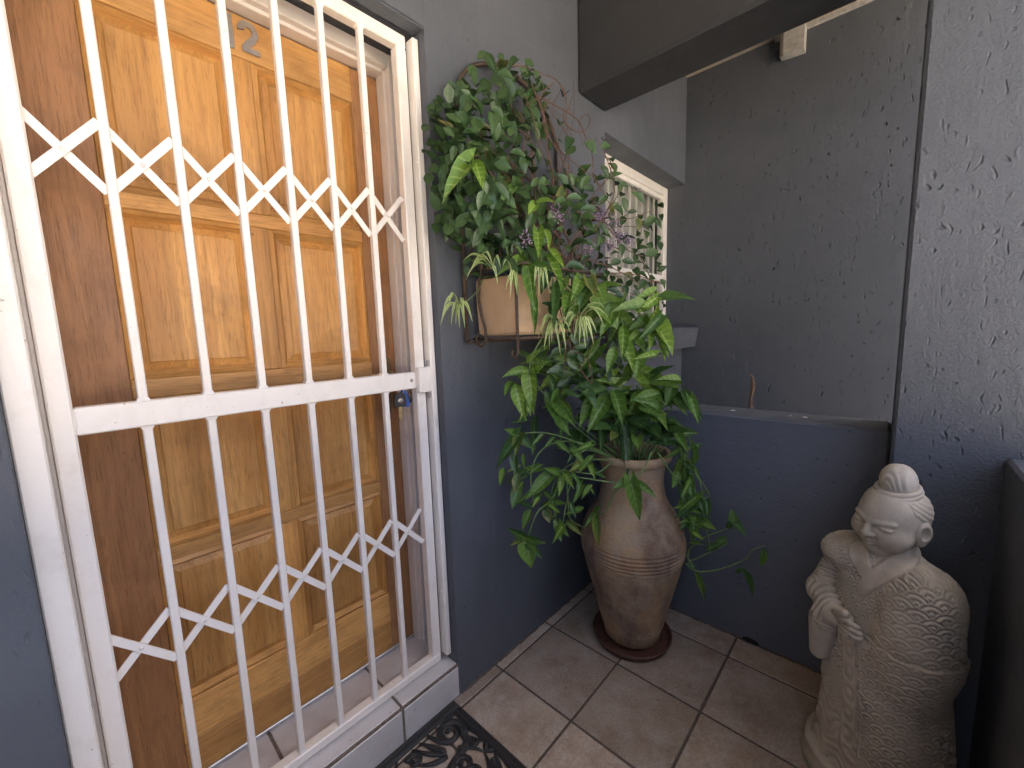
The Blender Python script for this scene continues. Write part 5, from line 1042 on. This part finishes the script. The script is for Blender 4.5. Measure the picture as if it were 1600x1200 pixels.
ARROW = [(0, .30), (.10, .44), (.22, .50), (.38, .47), (.55, .38), (.72, .25), (.88, .11), (1, .004)]
LANCE = [(0, .06), (.10, .30), (.25, .47), (.42, .50), (.6, .40), (.78, .24), (.92, .09), (1, .004)]
OVAL = [(0, .02), (.12, .28), (.30, .46), (.50, .50), (.70, .40), (.86, .20), (.95, .07), (1, .004)]
LM = {}
for k in range(3):
    for s in range(4):
        LM[('arrow', k, s)] = leaf_mesh('leaf', ARROW if s % 2 == 0 else LANCE, .26 if s % 2 == 0 else .05, 8, fold=.35 + .1 * s, droop=.05 + .07 * s, wave=.035, seed=20 + s)
        LM[('arrow', k, s)].materials.append(M['al%d' % k])
for s in range(5):
    LM[('vine', s)] = leaf_mesh('leaf', OVAL, .0, 6, (-1, 0, 1), fold=.45 + .12 * (s % 3), droop=.06 + .08 * s, wave=.03, seed=50 + s)
    LM[('vine', s)].materials.append(M['vineleaf'])

def put_leaf(me, base, tip, width, parent, face, jit=.5, rr=rnd):
    b, t = Vector(base), Vector(tip)
    y = (t - b); L = y.length; y.normalize()
    n = Vector(face) + Vector((rr.uniform(-jit, jit), rr.uniform(-jit, jit), rr.uniform(-jit, jit)))
    n = n - y * n.dot(y)
    if n.length < .05: n = Vector((0, -1, .3)) - y * Vector((0, -1, .3)).dot(y)
    n.normalize()
    x = y.cross(n)
    o = bpy.data.objects.new('leaf', me); COL.objects.link(o)
    zs_ = (L + width) / 2
    m = Matrix(((x.x * width, y.x * L, n.x * zs_, b.x), (x.y * width, y.y * L, n.y * zs_, b.y), (x.z * width, y.z * L, n.z * zs_, b.z), (0, 0, 0, 1)))
    o.parent = parent
    o.matrix_basis = Matrix.Translation(-Vector(parent.location)) @ m
    return o
# climbing vine
vine = thing('climbing_vine', 'dark green leafy climbing vine covering the arched iron rack', 'vine', (1.25, 1.0, 1.55))
vm = MB()
for k, pts in enumerate(VINE_STEMS):
    sp2 = smooth_pts(pts, 4)
    r0 = .0026 if k >= 26 else rnd.uniform(.0018, .0042)
    vm.tube([tuple(p) for p in sp2], [r0 * (1 - .5 * i / len(sp2)) for i in range(len(sp2))], 5)
vs_ = part('stems', vm, M['twig'], vine, True)
vs_['kind'] = 'stuff'
for k, p in enumerate(VINE):
    L = rnd.uniform(.048, .074)
    p = Vector(p)
    out = Vector((rnd.uniform(-.9, .5), rnd.uniform(-.9, .15), rnd.uniform(-1.0, .35))).normalized()
    w = L * rnd.uniform(.44, .60)
    b = p - out * L * .5
    if b.y > 1.125: b.y = 1.12
    t = b + out * L
    if t.y > 1.125: t.y = 1.122
    put_leaf(LM[('vine', k % 5)], b, t, w, vine, (-.5, -.75, .45), .42)
fl_ = MB(); fuv = []
VR = VL = VINE
for k in range(440):          # small leaves deep inside the vine, behind the outer ones
    c = Vector(rnd.choice(VR if k % 3 == 0 else VL)) + Vector((rnd.uniform(-.05, .05), rnd.uniform(.01, .10), rnd.uniform(-.05, .05)))
    c.y = min(c.y, 1.10)
    d = Vector((rnd.uniform(-.9, .6), rnd.uniform(-.6, .2), rnd.uniform(-1, .3))).normalized()
    nn = Vector((-.5 + rnd.uniform(-.4, .4), -.75, .5 + rnd.uniform(-.4, .4))); nn = (nn - d * nn.dot(d)).normalized()
    x = d.cross(nn); L = rnd.uniform(.036, .06)
    n0 = len(fl_.v)
    for (t, w) in ((0, .03), (.3, .28), (.55, .30), (.8, .17), (1, .01)):
        for sgn in (-1, 0, 1):
            p = c + d * (t - .5) * L + x * sgn * w * L + nn * (.12 * abs(sgn) * w * L - .1 * t * t * L)
            if p.y > 1.13: p.y = 1.13
            fl_.v.append(tuple(p)); fuv.append((sgn * .5 + .5, t))
    for i in range(4):
        for q in range(2):
            fl_.f.append((n0 + i * 3 + q, n0 + i * 3 + q + 1, n0 + i * 3 + q + 4, n0 + i * 3 + q + 3))
fo = part('inner_leaves', fl_, M['vineleaf'], vine, True)
fo['kind'] = 'stuff'
ul = fo.data.uv_layers.new(name='UVMap')
for li, lp in enumerate(fo.data.loops): ul.data[li].uv = fuv[lp.vertex_index]
fv = thing('flowering_vine', 'lilac flowered creeper hanging from the trough in front of the window', 'vine', (1.45, .92, 1.55))
for k, p in enumerate(FVINE):
    L = rnd.uniform(.046, .072)
    p = Vector(p)
    out = Vector((rnd.uniform(-.8, .7), rnd.uniform(-.8, .15), rnd.uniform(-1.0, .35))).normalized()
    put_leaf(LM[('vine', k % 5)], p - out * L * .5, p + out * L * .5, L * rnd.uniform(.44, .60), fv, (-.55, -.7, .45), .42)
fs = MB()
for k in range(22):
    a = Vector((rnd.uniform(1.25, 1.45), .95, 1.57)); b = Vector(rnd.choice(FVINE))
    m = (a + b) / 2 + Vector((rnd.uniform(-.05, .05), rnd.uniform(-.06, .02), rnd.uniform(.0, .10)))
    fs.tube([tuple(q) for q in smooth_pts([a, m, b], 6)], rnd.uniform(.0014, .0024), 5)
fso = part('stems', fs, M['twig'], fv, True)
fso['kind'] = 'stuff'
for c, n, s in FLOWERS:
    fm = MB()
    for i in range(n * 2):
        while True:
            q = Vector((rnd.uniform(-1, 1), rnd.uniform(-1, 1), rnd.uniform(-1, 1)))
            if q.length < 1: break
        p = Vector(c) + Vector((q.x * s * 1.1, q.y * s * .8, q.z * s))
        for _ in range(2):
            a = Vector((rnd.uniform(-1, 1), rnd.uniform(-1, 1), rnd.uniform(-1, 1))).normalized()
            bq = a.cross(Vector((rnd.uniform(-1, 1), rnd.uniform(-1, 1), rnd.uniform(-1, 1)))).normalized()
            r = rnd.uniform(.0026, .0048)
            n0 = a.cross(bq) * r * .35
            fm.poly([p, p + a * r * .6 + bq * r * .6 + n0, p + a * r * 1.5, p + a * r * .6 - bq * r * .6 + n0])
    part('flower_cluster', fm, M['flower'], fv)

# arrowhead plant in the trough
ap = thing('arrowhead_plant', 'arrowhead plant with bright veined leaves spilling out of the cream trough', 'plant', (1.2, .98, 1.54))
am = MB()
for pts in TROUGH_STEMS:
    sp2 = smooth_pts(pts, 5)
    am.tube([tuple(p) for p in sp2], .0028, 6)
part('stems', am, M['gstem'], ap, True)
part('root_ball', MB().box(1.05, 1.48, .91, 1.09, 1.530, 1.552), M['soil'], ap)
for k, (b, t, w, kd) in enumerate(TROUGH_LEAVES):
    put_leaf(LM[('arrow', kd, (k * 3 + kd) % 4)], b, t, w, ap, (-.6, -.65, .55), .25)
# arrowhead plant in the urn
up = thing('arrowhead_plant', 'large trailing arrowhead plant growing out of the tall terracotta urn', 'plant', (UX, UY, .80))
um = MB()
for pts in URN_STEMS:
    sp2 = smooth_pts(pts, 6)
    um.tube([tuple(p) for p in sp2], [.0034 - .0014 * i / len(sp2) for i in range(len(sp2))], 6)
for k in range(46):
    an = rnd.uniform(0, 6.283); r = rnd.uniform(.01, .105); hh = rnd.uniform(.06, .22)
    x, y = UX + r * math.cos(an), UY + r * math.sin(an)
    lean = rnd.uniform(.0, .12)
    um.tube([tuple(p) for p in smooth_pts([(x, y, .795), (x + .4 * lean * math.cos(an), y + .4 * lean * math.sin(an), .795 + hh * .6), (x + lean * math.cos(an), y + lean * math.sin(an), .795 + hh)], 3)], .0022, 5)
us_ = part('stems', um, M['gstem'], up, True)
us_['kind'] = 'stuff'
for k, (b, t, w, kd) in enumerate(URN_LEAVES):
    put_leaf(LM[('arrow', kd, (k * 3 + kd) % 4)], b, t, w, up, (-.7, -.45, .6), .25)
for k in range(60):           # inner fill of the crown, behind the outer leaves
    an = rnd.uniform(0, 6.283); r = rnd.uniform(.02, .20); z = rnd.uniform(.97, 1.12) - r * .25
    b = Vector((UX + r * math.cos(an), UY + r * math.sin(an), z))
    d = Vector((math.cos(an), math.sin(an), rnd.uniform(-.5, .7))).normalized()
    L = rnd.uniform(.06, .11)
    t = b + d * L
    if t.x > 1.86 or t.y > 1.12: continue
    put_leaf(LM[('arrow', rnd.choice((0, 0, 1)), k % 4)], b, t, L * .5, up, (-.4, -.4, .8), .4)

# spider plants
def blade(b, t, w, arch):
    b, t = Vector(b), Vector(t)
    d = t - b
    side = d.cross(Vector((-.65 + rnd.uniform(-.3, .3), -.55 + rnd.uniform(-.3, .3), .55))).normalized()
    v, f, uv = [], [], []
    n = 8
    for i in range(n + 1):
        s = i / n
        p = b + d * s + Vector((0, 0, arch * 4 * s * (1 - s)))
        ww = w * (.55 + .9 * s * (1 - s) * 2) * (1 - s ** 3) + .0004
        for k, c in enumerate((-1, 0, 1)):
            q = p + side * c * ww + Vector((0, 0, .25 * ww * abs(c)))
            v.append(tuple(q)); uv.append((c * .5 + .5, s))
    for i in range(n):
        for k in range(2):
            f.append((i * 3 + k, i * 3 + k + 1, i * 3 + k + 4, i * 3 + k + 3))
    me = bpy.data.meshes.new('blade')
    me.from_pydata(v, [], f)
    ul = me.uv_layers.new(name='UVMap')
    for li, lp in enumerate(me.loops): ul.data[li].uv = uv[lp.vertex_index]
    me.polygons.foreach_set('use_smooth', [True] * len(me.polygons))
    return me
SPL = ['large cream striped spider plant tuft hanging in front of the leaves below the trough', 'smaller cream striped spider plant tuft just left of the large one under the trough', 'small spider plant plantlet dangling left of the trough against the grey wall', 'thin spider plant blades at the left end of the trough behind the scroll', 'few spider plant blades hanging over the left corner of the trough', 'spider plant blades hanging over the middle of the trough front']
for (b, tips), lab in zip(SPIDERS, SPL):
    s_ = thing('spider_plant', lab, 'plant', b, 'spider plants around the trough')
    for t in tips:
        bo = (b[0] + rnd.uniform(-.012, .012), b[1] + rnd.uniform(-.012, .012), b[2] + rnd.uniform(-.008, .008))
        me = blade(bo, t, rnd.uniform(.0042, .0062), rnd.uniform(.020, .048))
        part_o = link('blade', me, M['spider']); at_parent(part_o, s_)
    if lab.startswith('small'):
        part('runner', MB().tube([tuple(p) for p in smooth_pts([b, (b[0] + .06, b[1] - .02, b[2] + .05), (b[0] + .12, b[1] + .01, b[2] + .10), (1.03, 1.0, 1.575)], 5)], .0016, 5), M['gstem'], s_, True)
    if lab.startswith('large'):
        part('runner', MB().tube([tuple(p) for p in smooth_pts([b, (b[0] + .01, b[1] + .03, b[2] + .08), (b[0] + .06, .90, 1.60), (b[0] + .08, .97, 1.56)], 5)], .0016, 5), M['gstem'], s_, True)

# ------------------------------------------------------------------ stone statue
def grid(lo, hi, h):
    ax = [np.arange(lo[k], hi[k] + h, h, dtype=np.float32) for k in range(3)]
    X, Y, Z = np.meshgrid(*ax, indexing='ij')
    return X, Y, Z
def ell(P3, c, r):
    x, y, z = (P3[k] - c[k] for k in range(3))
    k0 = np.sqrt((x / r[0]) ** 2 + (y / r[1]) ** 2 + (z / r[2]) ** 2)
    k1 = np.sqrt((x / r[0] ** 2) ** 2 + (y / r[1] ** 2) ** 2 + (z / r[2] ** 2) ** 2) + 1e-6
    return k0 * (k0 - 1) / k1
def cap(P3, a, b, r1, r2=None):
    r2 = r1 if r2 is None else r2
    a = np.array(a, dtype=np.float32); b = np.array(b, dtype=np.float32); d = b - a
    t = np.clip(((P3[0] - a[0]) * d[0] + (P3[1] - a[1]) * d[1] + (P3[2] - a[2]) * d[2]) / float(d @ d), 0, 1)
    return np.sqrt((P3[0] - a[0] - t * d[0]) ** 2 + (P3[1] - a[1] - t * d[1]) ** 2 + (P3[2] - a[2] - t * d[2]) ** 2) - (r1 + (r2 - r1) * t)
def smin(a, b, k):
    h = np.clip(.5 + .5 * (b - a) / k, 0, 1)
    return b + (a - b) * h - k * h * (1 - h)
def smax(a, b, k):
    return -smin(-a, -b, k)
def surface(vol, lo, h):
    """naive surface nets: one vertex per mixed cell, one quad per crossed edge"""
    s = vol < 0
    nx, ny, nz = vol.shape
    c8 = [s[i:nx - 1 + i, j:ny - 1 + j, k:nz - 1 + k] for i in (0, 1) for j in (0, 1) for k in (0, 1)]
    cnt = sum(c.astype(np.int8) for c in c8)
    cells = np.argwhere((cnt > 0) & (cnt < 8))
    idx = -np.ones((nx - 1, ny - 1, nz - 1), dtype=np.int64)
    idx[cells[:, 0], cells[:, 1], cells[:, 2]] = np.arange(len(cells))
    acc = np.zeros((len(cells), 3)); num = np.zeros(len(cells))
    corners = [(i, j, k) for i in (0, 1) for j in (0, 1) for k in (0, 1)]
    cv = {c: vol[cells[:, 0] + c[0], cells[:, 1] + c[1], cells[:, 2] + c[2]] for c in corners}
    for c in corners:
        for a in range(3):
            if c[a] == 0:
                d = list(c); d[a] = 1; d = tuple(d)
                v0, v1 = cv[c], cv[d]
                m = (v0 < 0) != (v1 < 0)
                t = np.where(m, v0 / np.where(m, v0 - v1, 1), 0)
                p = np.tile(np.array(c, float), (len(cells), 1)); p[:, a] += t
                acc[m] += p[m]; num[m] += 1
    V = (cells + acc / num[:, None]) * h + np.array(lo)
    quads = []
    for a in range(3):
        o1, o2 = (a + 1) % 3, (a + 2) % 3
        sl0 = [slice(None)] * 3; sl1 = [slice(None)] * 3
        sl0[a] = slice(0, -1); sl1[a] = slice(1, None)
        cr = s[tuple(sl0)] != s[tuple(sl1)]
        e = np.argwhere(cr)
        ok = (e[:, o1] > 0) & (e[:, o2] > 0) & (e[:, o1] < vol.shape[o1] - 1) & (e[:, o2] < vol.shape[o2] - 1)
        e = e[ok]
        ins = s[e[:, 0], e[:, 1], e[:, 2]]
        def gi(d1, d2):
            q = e.copy(); q[:, o1] -= d1; q[:, o2] -= d2
            return idx[q[:, 0], q[:, 1], q[:, 2]]
        q4 = np.stack([gi(1, 1), gi(0, 1), gi(0, 0), gi(1, 0)], 1)
        q4[~ins] = q4[~ins][:, ::-1]
        quads.append(q4)
    return V, np.concatenate(quads)
def vnormals(V, F):
    n = np.cross(V[F[:, 2]] - V[F[:, 0]], V[F[:, 3]] - V[F[:, 1]])
    N = np.zeros_like(V)
    for k in range(4): np.add.at(N, F[:, k], n)
    return N / (np.linalg.norm(N, axis=1, keepdims=True) + 1e-12)
def np_mesh(name, V, F):
    me = bpy.data.meshes.new(name)
    me.vertices.add(len(V)); me.vertices.foreach_set('co', V.astype(np.float32).ravel())
    me.loops.add(F.size); me.loops.foreach_set('vertex_index', F.astype(np.int32).ravel())
    me.polygons.add(len(F)); me.polygons.foreach_set('loop_start', np.arange(0, F.size, 4, dtype=np.int32))
    me.polygons.foreach_set('use_smooth', np.ones(len(F), dtype=bool))
    me.update(calc_edges=True); me.validate()
    return me
def seg_dist(V, pts):
    d = np.full(len(V), 9.0)
    for a, b in zip(pts[:-1], pts[1:]):
        a, b = np.array(a), np.array(b); e = b - a
        t = np.clip((V - a) @ e / (e @ e), 0, 1)
        d = np.minimum(d, np.linalg.norm(V - a - t[:, None] * e, axis=1))
    return d
def sstep(x, a, b):
    t = np.clip((x - a) / (b - a), 0, 1)
    return t * t * (3 - 2 * t)
def waves(u, v, w=.043, hgt=.0165):
    """overlapping fish-scale arcs"""
    R_ = w * .52
    out = np.full(u.shape, -1.0)
    j0 = np.floor((v - R_) / hgt).astype(int)
    done = np.zeros(u.shape, bool)
    for k in range(0, 5):
        j = j0 + k
        off = np.where(j % 2 == 0, 0, w / 2)
        uc = (np.round((u - off) / w)) * w + off
        d = np.hypot(u - uc, v - j * hgt) / R_
        m = (d < 1) & ~done
        out[m] = d[m]; done |= m
    return np.where(out >= 0, .5 + .5 * np.cos(out * 2 * np.pi * 2.0 - .3), .0)

# body: robe, sleeves, arm, hand, plinth (one carved block), local frame faces -y
HB = .0025
lo_, hi_ = (-.215, -.215, -.012), (.215, .215, .80)
P3 = grid(lo_, hi_, HB)
X, Y, Z = P3
def column(keys, z0, z1, folds=0.0):
    kz = [k[0] for k in keys]
    rx = np.interp(Z, kz, [k[1] for k in keys]); ry = np.interp(Z, kz, [k[2] for k in keys])
    cx = np.interp(Z, kz, [k[3] if len(k) > 3 else 0 for k in keys]); cy = np.interp(Z, kz, [k[4] if len(k) > 4 else 0 for k in keys])
    q = np.sqrt(((X - cx) / rx) ** 2 + ((Y - cy) / ry) ** 2)
    if folds:
        q = q * (1 - folds * np.sin(11 * np.arctan2(X, -Y)) * np.clip((.30 - Z) / .2, 0, 1))
    d = (q - 1) * np.minimum(rx, ry)
    return smax(smax(d, z0 - Z, .012), Z - z1, .012)
body = column([(.05, .152, .142), (.12, .140, .130), (.25, .128, .118), (.42, .116, .104), (.56, .118, .098), (.65, .120, .088), (.71, .098, .072), (.745, .060, .054), (.78, .044, .046)], .05, .80, .02)
plinth = column([(0, .172, .162), (.07, .166, .156), (.09, .160, .15)], -.002, .078)
body = smin(body, plinth, .010)
over = column([(.14, .152, .135, .012), (.3, .140, .122, .010), (.45, .128, .112, .008)], .135, .50)       # outer coat, open at the front
open_ = cap(P3, (-.085, -.155, .06), (-.055, -.15, .52), .075, .045)
body = smin(body, smax(over, -open_, .010), .006)
sleeve = ell(P3, (.082, -.022, .525), (.086, .108, .200))
sleeve = smin(sleeve, ell(P3, (.080, -.010, .655), (.075, .080, .075)), .05)
body = smin(body, sleeve, .016)
cape = ell(P3, (-.085, .005, .690), (.080, .092, .052))
cape = smax(cape, .652 - Z - .30 * (X + .09), .008)
body = smin(body, cape, .010)
arm = cap(P3, (-.118, .01, .66), (-.138, -.045, .545), .042, .040)
arm = smin(arm, cap(P3, (-.138, -.045, .548), (-.064, -.112, .532), .037, .029), .02)
hang = smax(cap(P3, (-.095, -.100, .500), (-.104, -.098, .385), .036, .022), -cap(P3, (-.05, -.17, .50), (-.06, -.17, .36), .03), .008)
arm = smin(arm, hang, .02)
body = smin(body, arm, .008)
body = smin(body, ell(P3, (-.040, -.117, .532), (.030, .018, .027)), .010)                                  # palm
for k, (zz, ln, rr_) in enumerate(((.546, .038, .0082), (.532, .043, .0086), (.518, .040, .0082), (.505, .032, .0074))):
    zz += .006; a = (-.034, -.130, zz); b = (-.034 + ln * .62, -.136, zz - .003); c = (-.034 + ln * 1.0, -.127, zz - .008)
    f_ = smin(cap(P3, a, b, rr_, rr_ * .98), cap(P3, b, c, rr_ * .98, rr_ * .82), .003)
    body = smin(body, f_, .0016)
body = smin(body, cap(P3, (-.052, -.128, .556), (-.022, -.138, .570), .0090, .0070), .004)                    # thumb
Vb, Fb = surface(body, lo_, HB)
Nb = vnormals(Vb, Fb)
th = np.arctan2(Vb[:, 0], -Vb[:, 1])
rad = np.hypot(Vb[:, 0], Vb[:, 1])
collar = [(.052, .02, .775), (.055, -.045, .752), (.030, -.080, .715), (-.002, -.100, .665), (-.022, -.118, .610), (-.030, -.128, .560)]
collar2 = [(-.052, .02, .775), (-.055, -.045, .752), (-.034, -.075, .715), (-.015, -.09, .69)]
belt = [(-.045, -.120, .49), (-.050, -.122, .40), (-.035, -.13, .30), (-.02, -.135, .20)]
dc = np.minimum(seg_dist(Vb, collar), seg_dist(Vb, collar2))
disp = .0050 * (1 - sstep(dc, .021, .025))
db = seg_dist(Vb, belt)
hand = (np.abs(Vb[:, 0] + .022) < .058) & (Vb[:, 1] < -.098) & (np.abs(Vb[:, 2] - .536) < .046)
skinm = hand | (dc < .027) | (Vb[:, 2] > .742)
fore = seg_dist(Vb, [(-.138, -.045, .545), (-.06, -.128, .525)]) < .046
hung = seg_dist(Vb, [(-.095, -.100, .50), (-.104, -.098, .385)]) < .034
low = Vb[:, 2] < .084
xv, yv, zv = Vb.T
xb = np.interp(zv, [.08, .30, .50], [.034, .020, -.004])            # front edge of the outer coat
front = (yv < .02) & (xv < xb) & (zv < .50)
hem = .300 - .62 * (xv + .13)                                     # slanting hem of the under coat
flap = front & (zv > hem) & (xv < xb - .046)
band = front & (xv >= xb - .046) & (zv > .16)
skirt = front & ~flap & ~band
coat = ~front & (zv < .52)
disp += np.where(coat & ~low, .0065 * sstep(xv - xb, .0, .006) * (yv < .02) + .0065 * (yv >= .02), 0)
disp += np.where(flap, .0050 * sstep(zv - hem, 0, .006), 0) + np.where(band, .0030, 0)
edge = np.exp(-((xv - xb + .044) / .0028) ** 2) + np.exp(-((xv - xb + .004) / .0028) ** 2)
disp += np.where(front & (zv > .16) & ~low, -.0030 * edge, 0)
robe = ~(skinm | fore | hung | low | skirt | band)
pat = waves(th * .128, Vb[:, 2])
disp += np.where(robe, .0050 * (pat - .45) * (.75 + .35 * np.sin(th * 5 + zv * 23)), 0)
sk = .5 + .5 * np.sin(Vb[:, 2] * 210 + 3.2 * np.sin(th * 9) + 1.5 * np.sin(Vb[:, 2] * 60 + th * 5))
disp += np.where(skirt & ~low & ~skinm, .0028 * (sk - .5), 0)
sw2 = np.cos(np.hypot((xv - xb + .024) * 260, (np.mod(zv, .06) - .03) * 190) * 1.0)
disp += np.where(band & ~hand, .0022 * sw2, 0)
disp += np.where(fore & ~hand, .0022 * np.sin((Vb[:, 0] * .75 - Vb[:, 1] * .65) * 330), 0)
disp += np.where(low, .0015 * np.sin(Vb[:, 2] * 110 + 2 * np.sin(th * 4)), 0)
fr = (Vb[:, 2] > .084) & (Vb[:, 2] < .135) & ~skirt
disp += np.where(fr, .0025 * np.sin(th * 70), 0)
wear = .55 + .45 * sstep(np.sin(xv * 31 + zv * 17) + np.sin(yv * 27 - zv * 23 + 1.3) + .9, -.6, 1.2)
Vb = Vb + Nb * (disp * np.where(robe, wear, 1))[:, None]
statue = thing('stone_statue', 'grey stone statue of a robed figure with a topknot, standing in the corner', 'statue', (1.500, -.035, .001))
statue.rotation_euler = (0, 0, math.radians(-117))
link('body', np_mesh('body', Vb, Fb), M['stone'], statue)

# head, faces -y
HH = .0016
lo_, hi_ = (-.092, -.108, -.135), (.092, .108, .172)
P3 = grid(lo_, hi_, HH)
X, Y, Z = P3
hd_ = smin(ell(P3, (0, .014, .022), (.066, .076, .072)), ell(P3, (0, -.012, -.022), (.059, .062, .072)), .03)
for s in (-1, 1):
    hd_ = smin(hd_, ell(P3, (s * .032, -.036, -.034), (.033, .032, .033)), .020)
hd_ = smin(hd_, ell(P3, (0, -.046, -.078), (.024, .022, .017)), .02)
hd_ = smin(hd_, ell(P3, (0, -.020, -.088), (.038, .034, .014)), .02)
hd_ = smin(hd_, cap(P3, (0, .010, -.06), (0, .018, -.135), .042, .046), .015)
for s in (-1, 1):
    hd_ = smax(hd_, -ell(P3, (s * .028, -.078, .001), (.020, .013, .0085)), .010)             # sockets
    hd_ = smin(hd_, ell(P3, (s * .0285, -.0560, -.0005), (.0185, .0135, .0085)), .004)        # lids
    hd_ = smax(hd_, -cap(P3, (s * .0125, -.0715, -.0050), (s * .046, -.0560, -.0010), .0017), .0025)
    hd_ = smin(hd_, cap(P3, (s * .012, -.0672, .0110), (s * .045, -.0545, .0165), .0042, .0026), .011)   # brows
    hd_ = smin(hd_, ell(P3, (s * .0095, -.0745, -.0245), (.0078, .0090, .0066)), .005)
hd_ = smin(hd_, cap(P3, (0, -.0655, .013), (0, -.0840, -.0215), .0058, .0088), .008)
for s in (-1, 1):
    hd_ = smax(hd_, -cap(P3, (s * .0150, -.0735, -.0270), (s * .0290, -.0640, -.0490), .0016), .004)
    hd_ = smin(hd_, cap(P3, (0, -.0735, -.0455), (s * .0215, -.0655, -.0430), .0048, .0022), .004)
    hd_ = smin(hd_, cap(P3, (0, -.0715, -.0555), (s * .0170, -.0655, -.0500), .0056, .0025), .004)
for s in (-1, 1):
    hd_ = smax(hd_, -cap(P3, (0, -.0790, -.0502), (s * .0235, -.0680, -.0455), .0014), .002)
    ear = smax(ell(P3, (s * .066, .010, -.012), (.0125, .022, .031)), -ell(P3, (s * .076, .004, -.008), (.009, .012, .018)), .004)
    ear = smin(ear, ell(P3, (s * .064, .004, -.038), (.009, .010, .012)), .006)
    hd_ = smin(hd_, ear, .005)
bun = ell(P3, (0, .020, .104), (.036, .040, .050))
hd_ = smin(hd_, bun, .006)
for zz, rr_ in ((.0775, .0430), (.0865, .0400)):
    q = np.sqrt(X ** 2 + ((Y - .019) / 1.08) ** 2)
    hd_ = smin(hd_, np.sqrt((q - rr_) ** 2 + (Z - zz - .10 * (Y - .02)) ** 2) - .0050, .003)
Vh, Fh = surface(hd_, lo_, HH)
Nh = vnormals(Vh, Fh)
x, y, z = Vh.T
hair_line = .052 + .020 * np.cos(np.clip(x / .06, -1, 1) * 2.2) * 0 - .16 * np.clip(y + .03, 0, 1) * 2.6 - .5 * np.clip(np.abs(x) - .048, 0, 1)
isbun = z > .094
hair = ~isbun & (z < .070) & ((y > .034) & (z > -.05) | (z > .030 - .9 * y) & (y > -.01) & (z > .022))
an = np.arctan2(x, -(y - .02))
dp = np.where(hair, .0012 + .0006 * np.sin(z * 380 + y * 300 + 2 * np.sin(y * 60)), 0)
rb = np.hypot(np.abs(x) * 1.0, (z - .086) * .42)
dp += np.where(isbun, .0008 * np.sin(rb * 820), 0)
Vh = Vh + Nh * dp[:, None]
head = link('head', np_mesh('head', Vh, Fh), M['stone'], statue, (0, -.010, .838))
head.rotation_euler = (math.radians(8), math.radians(3), math.radians(-9))
head.scale = (1.07, 1.03, 1.0)
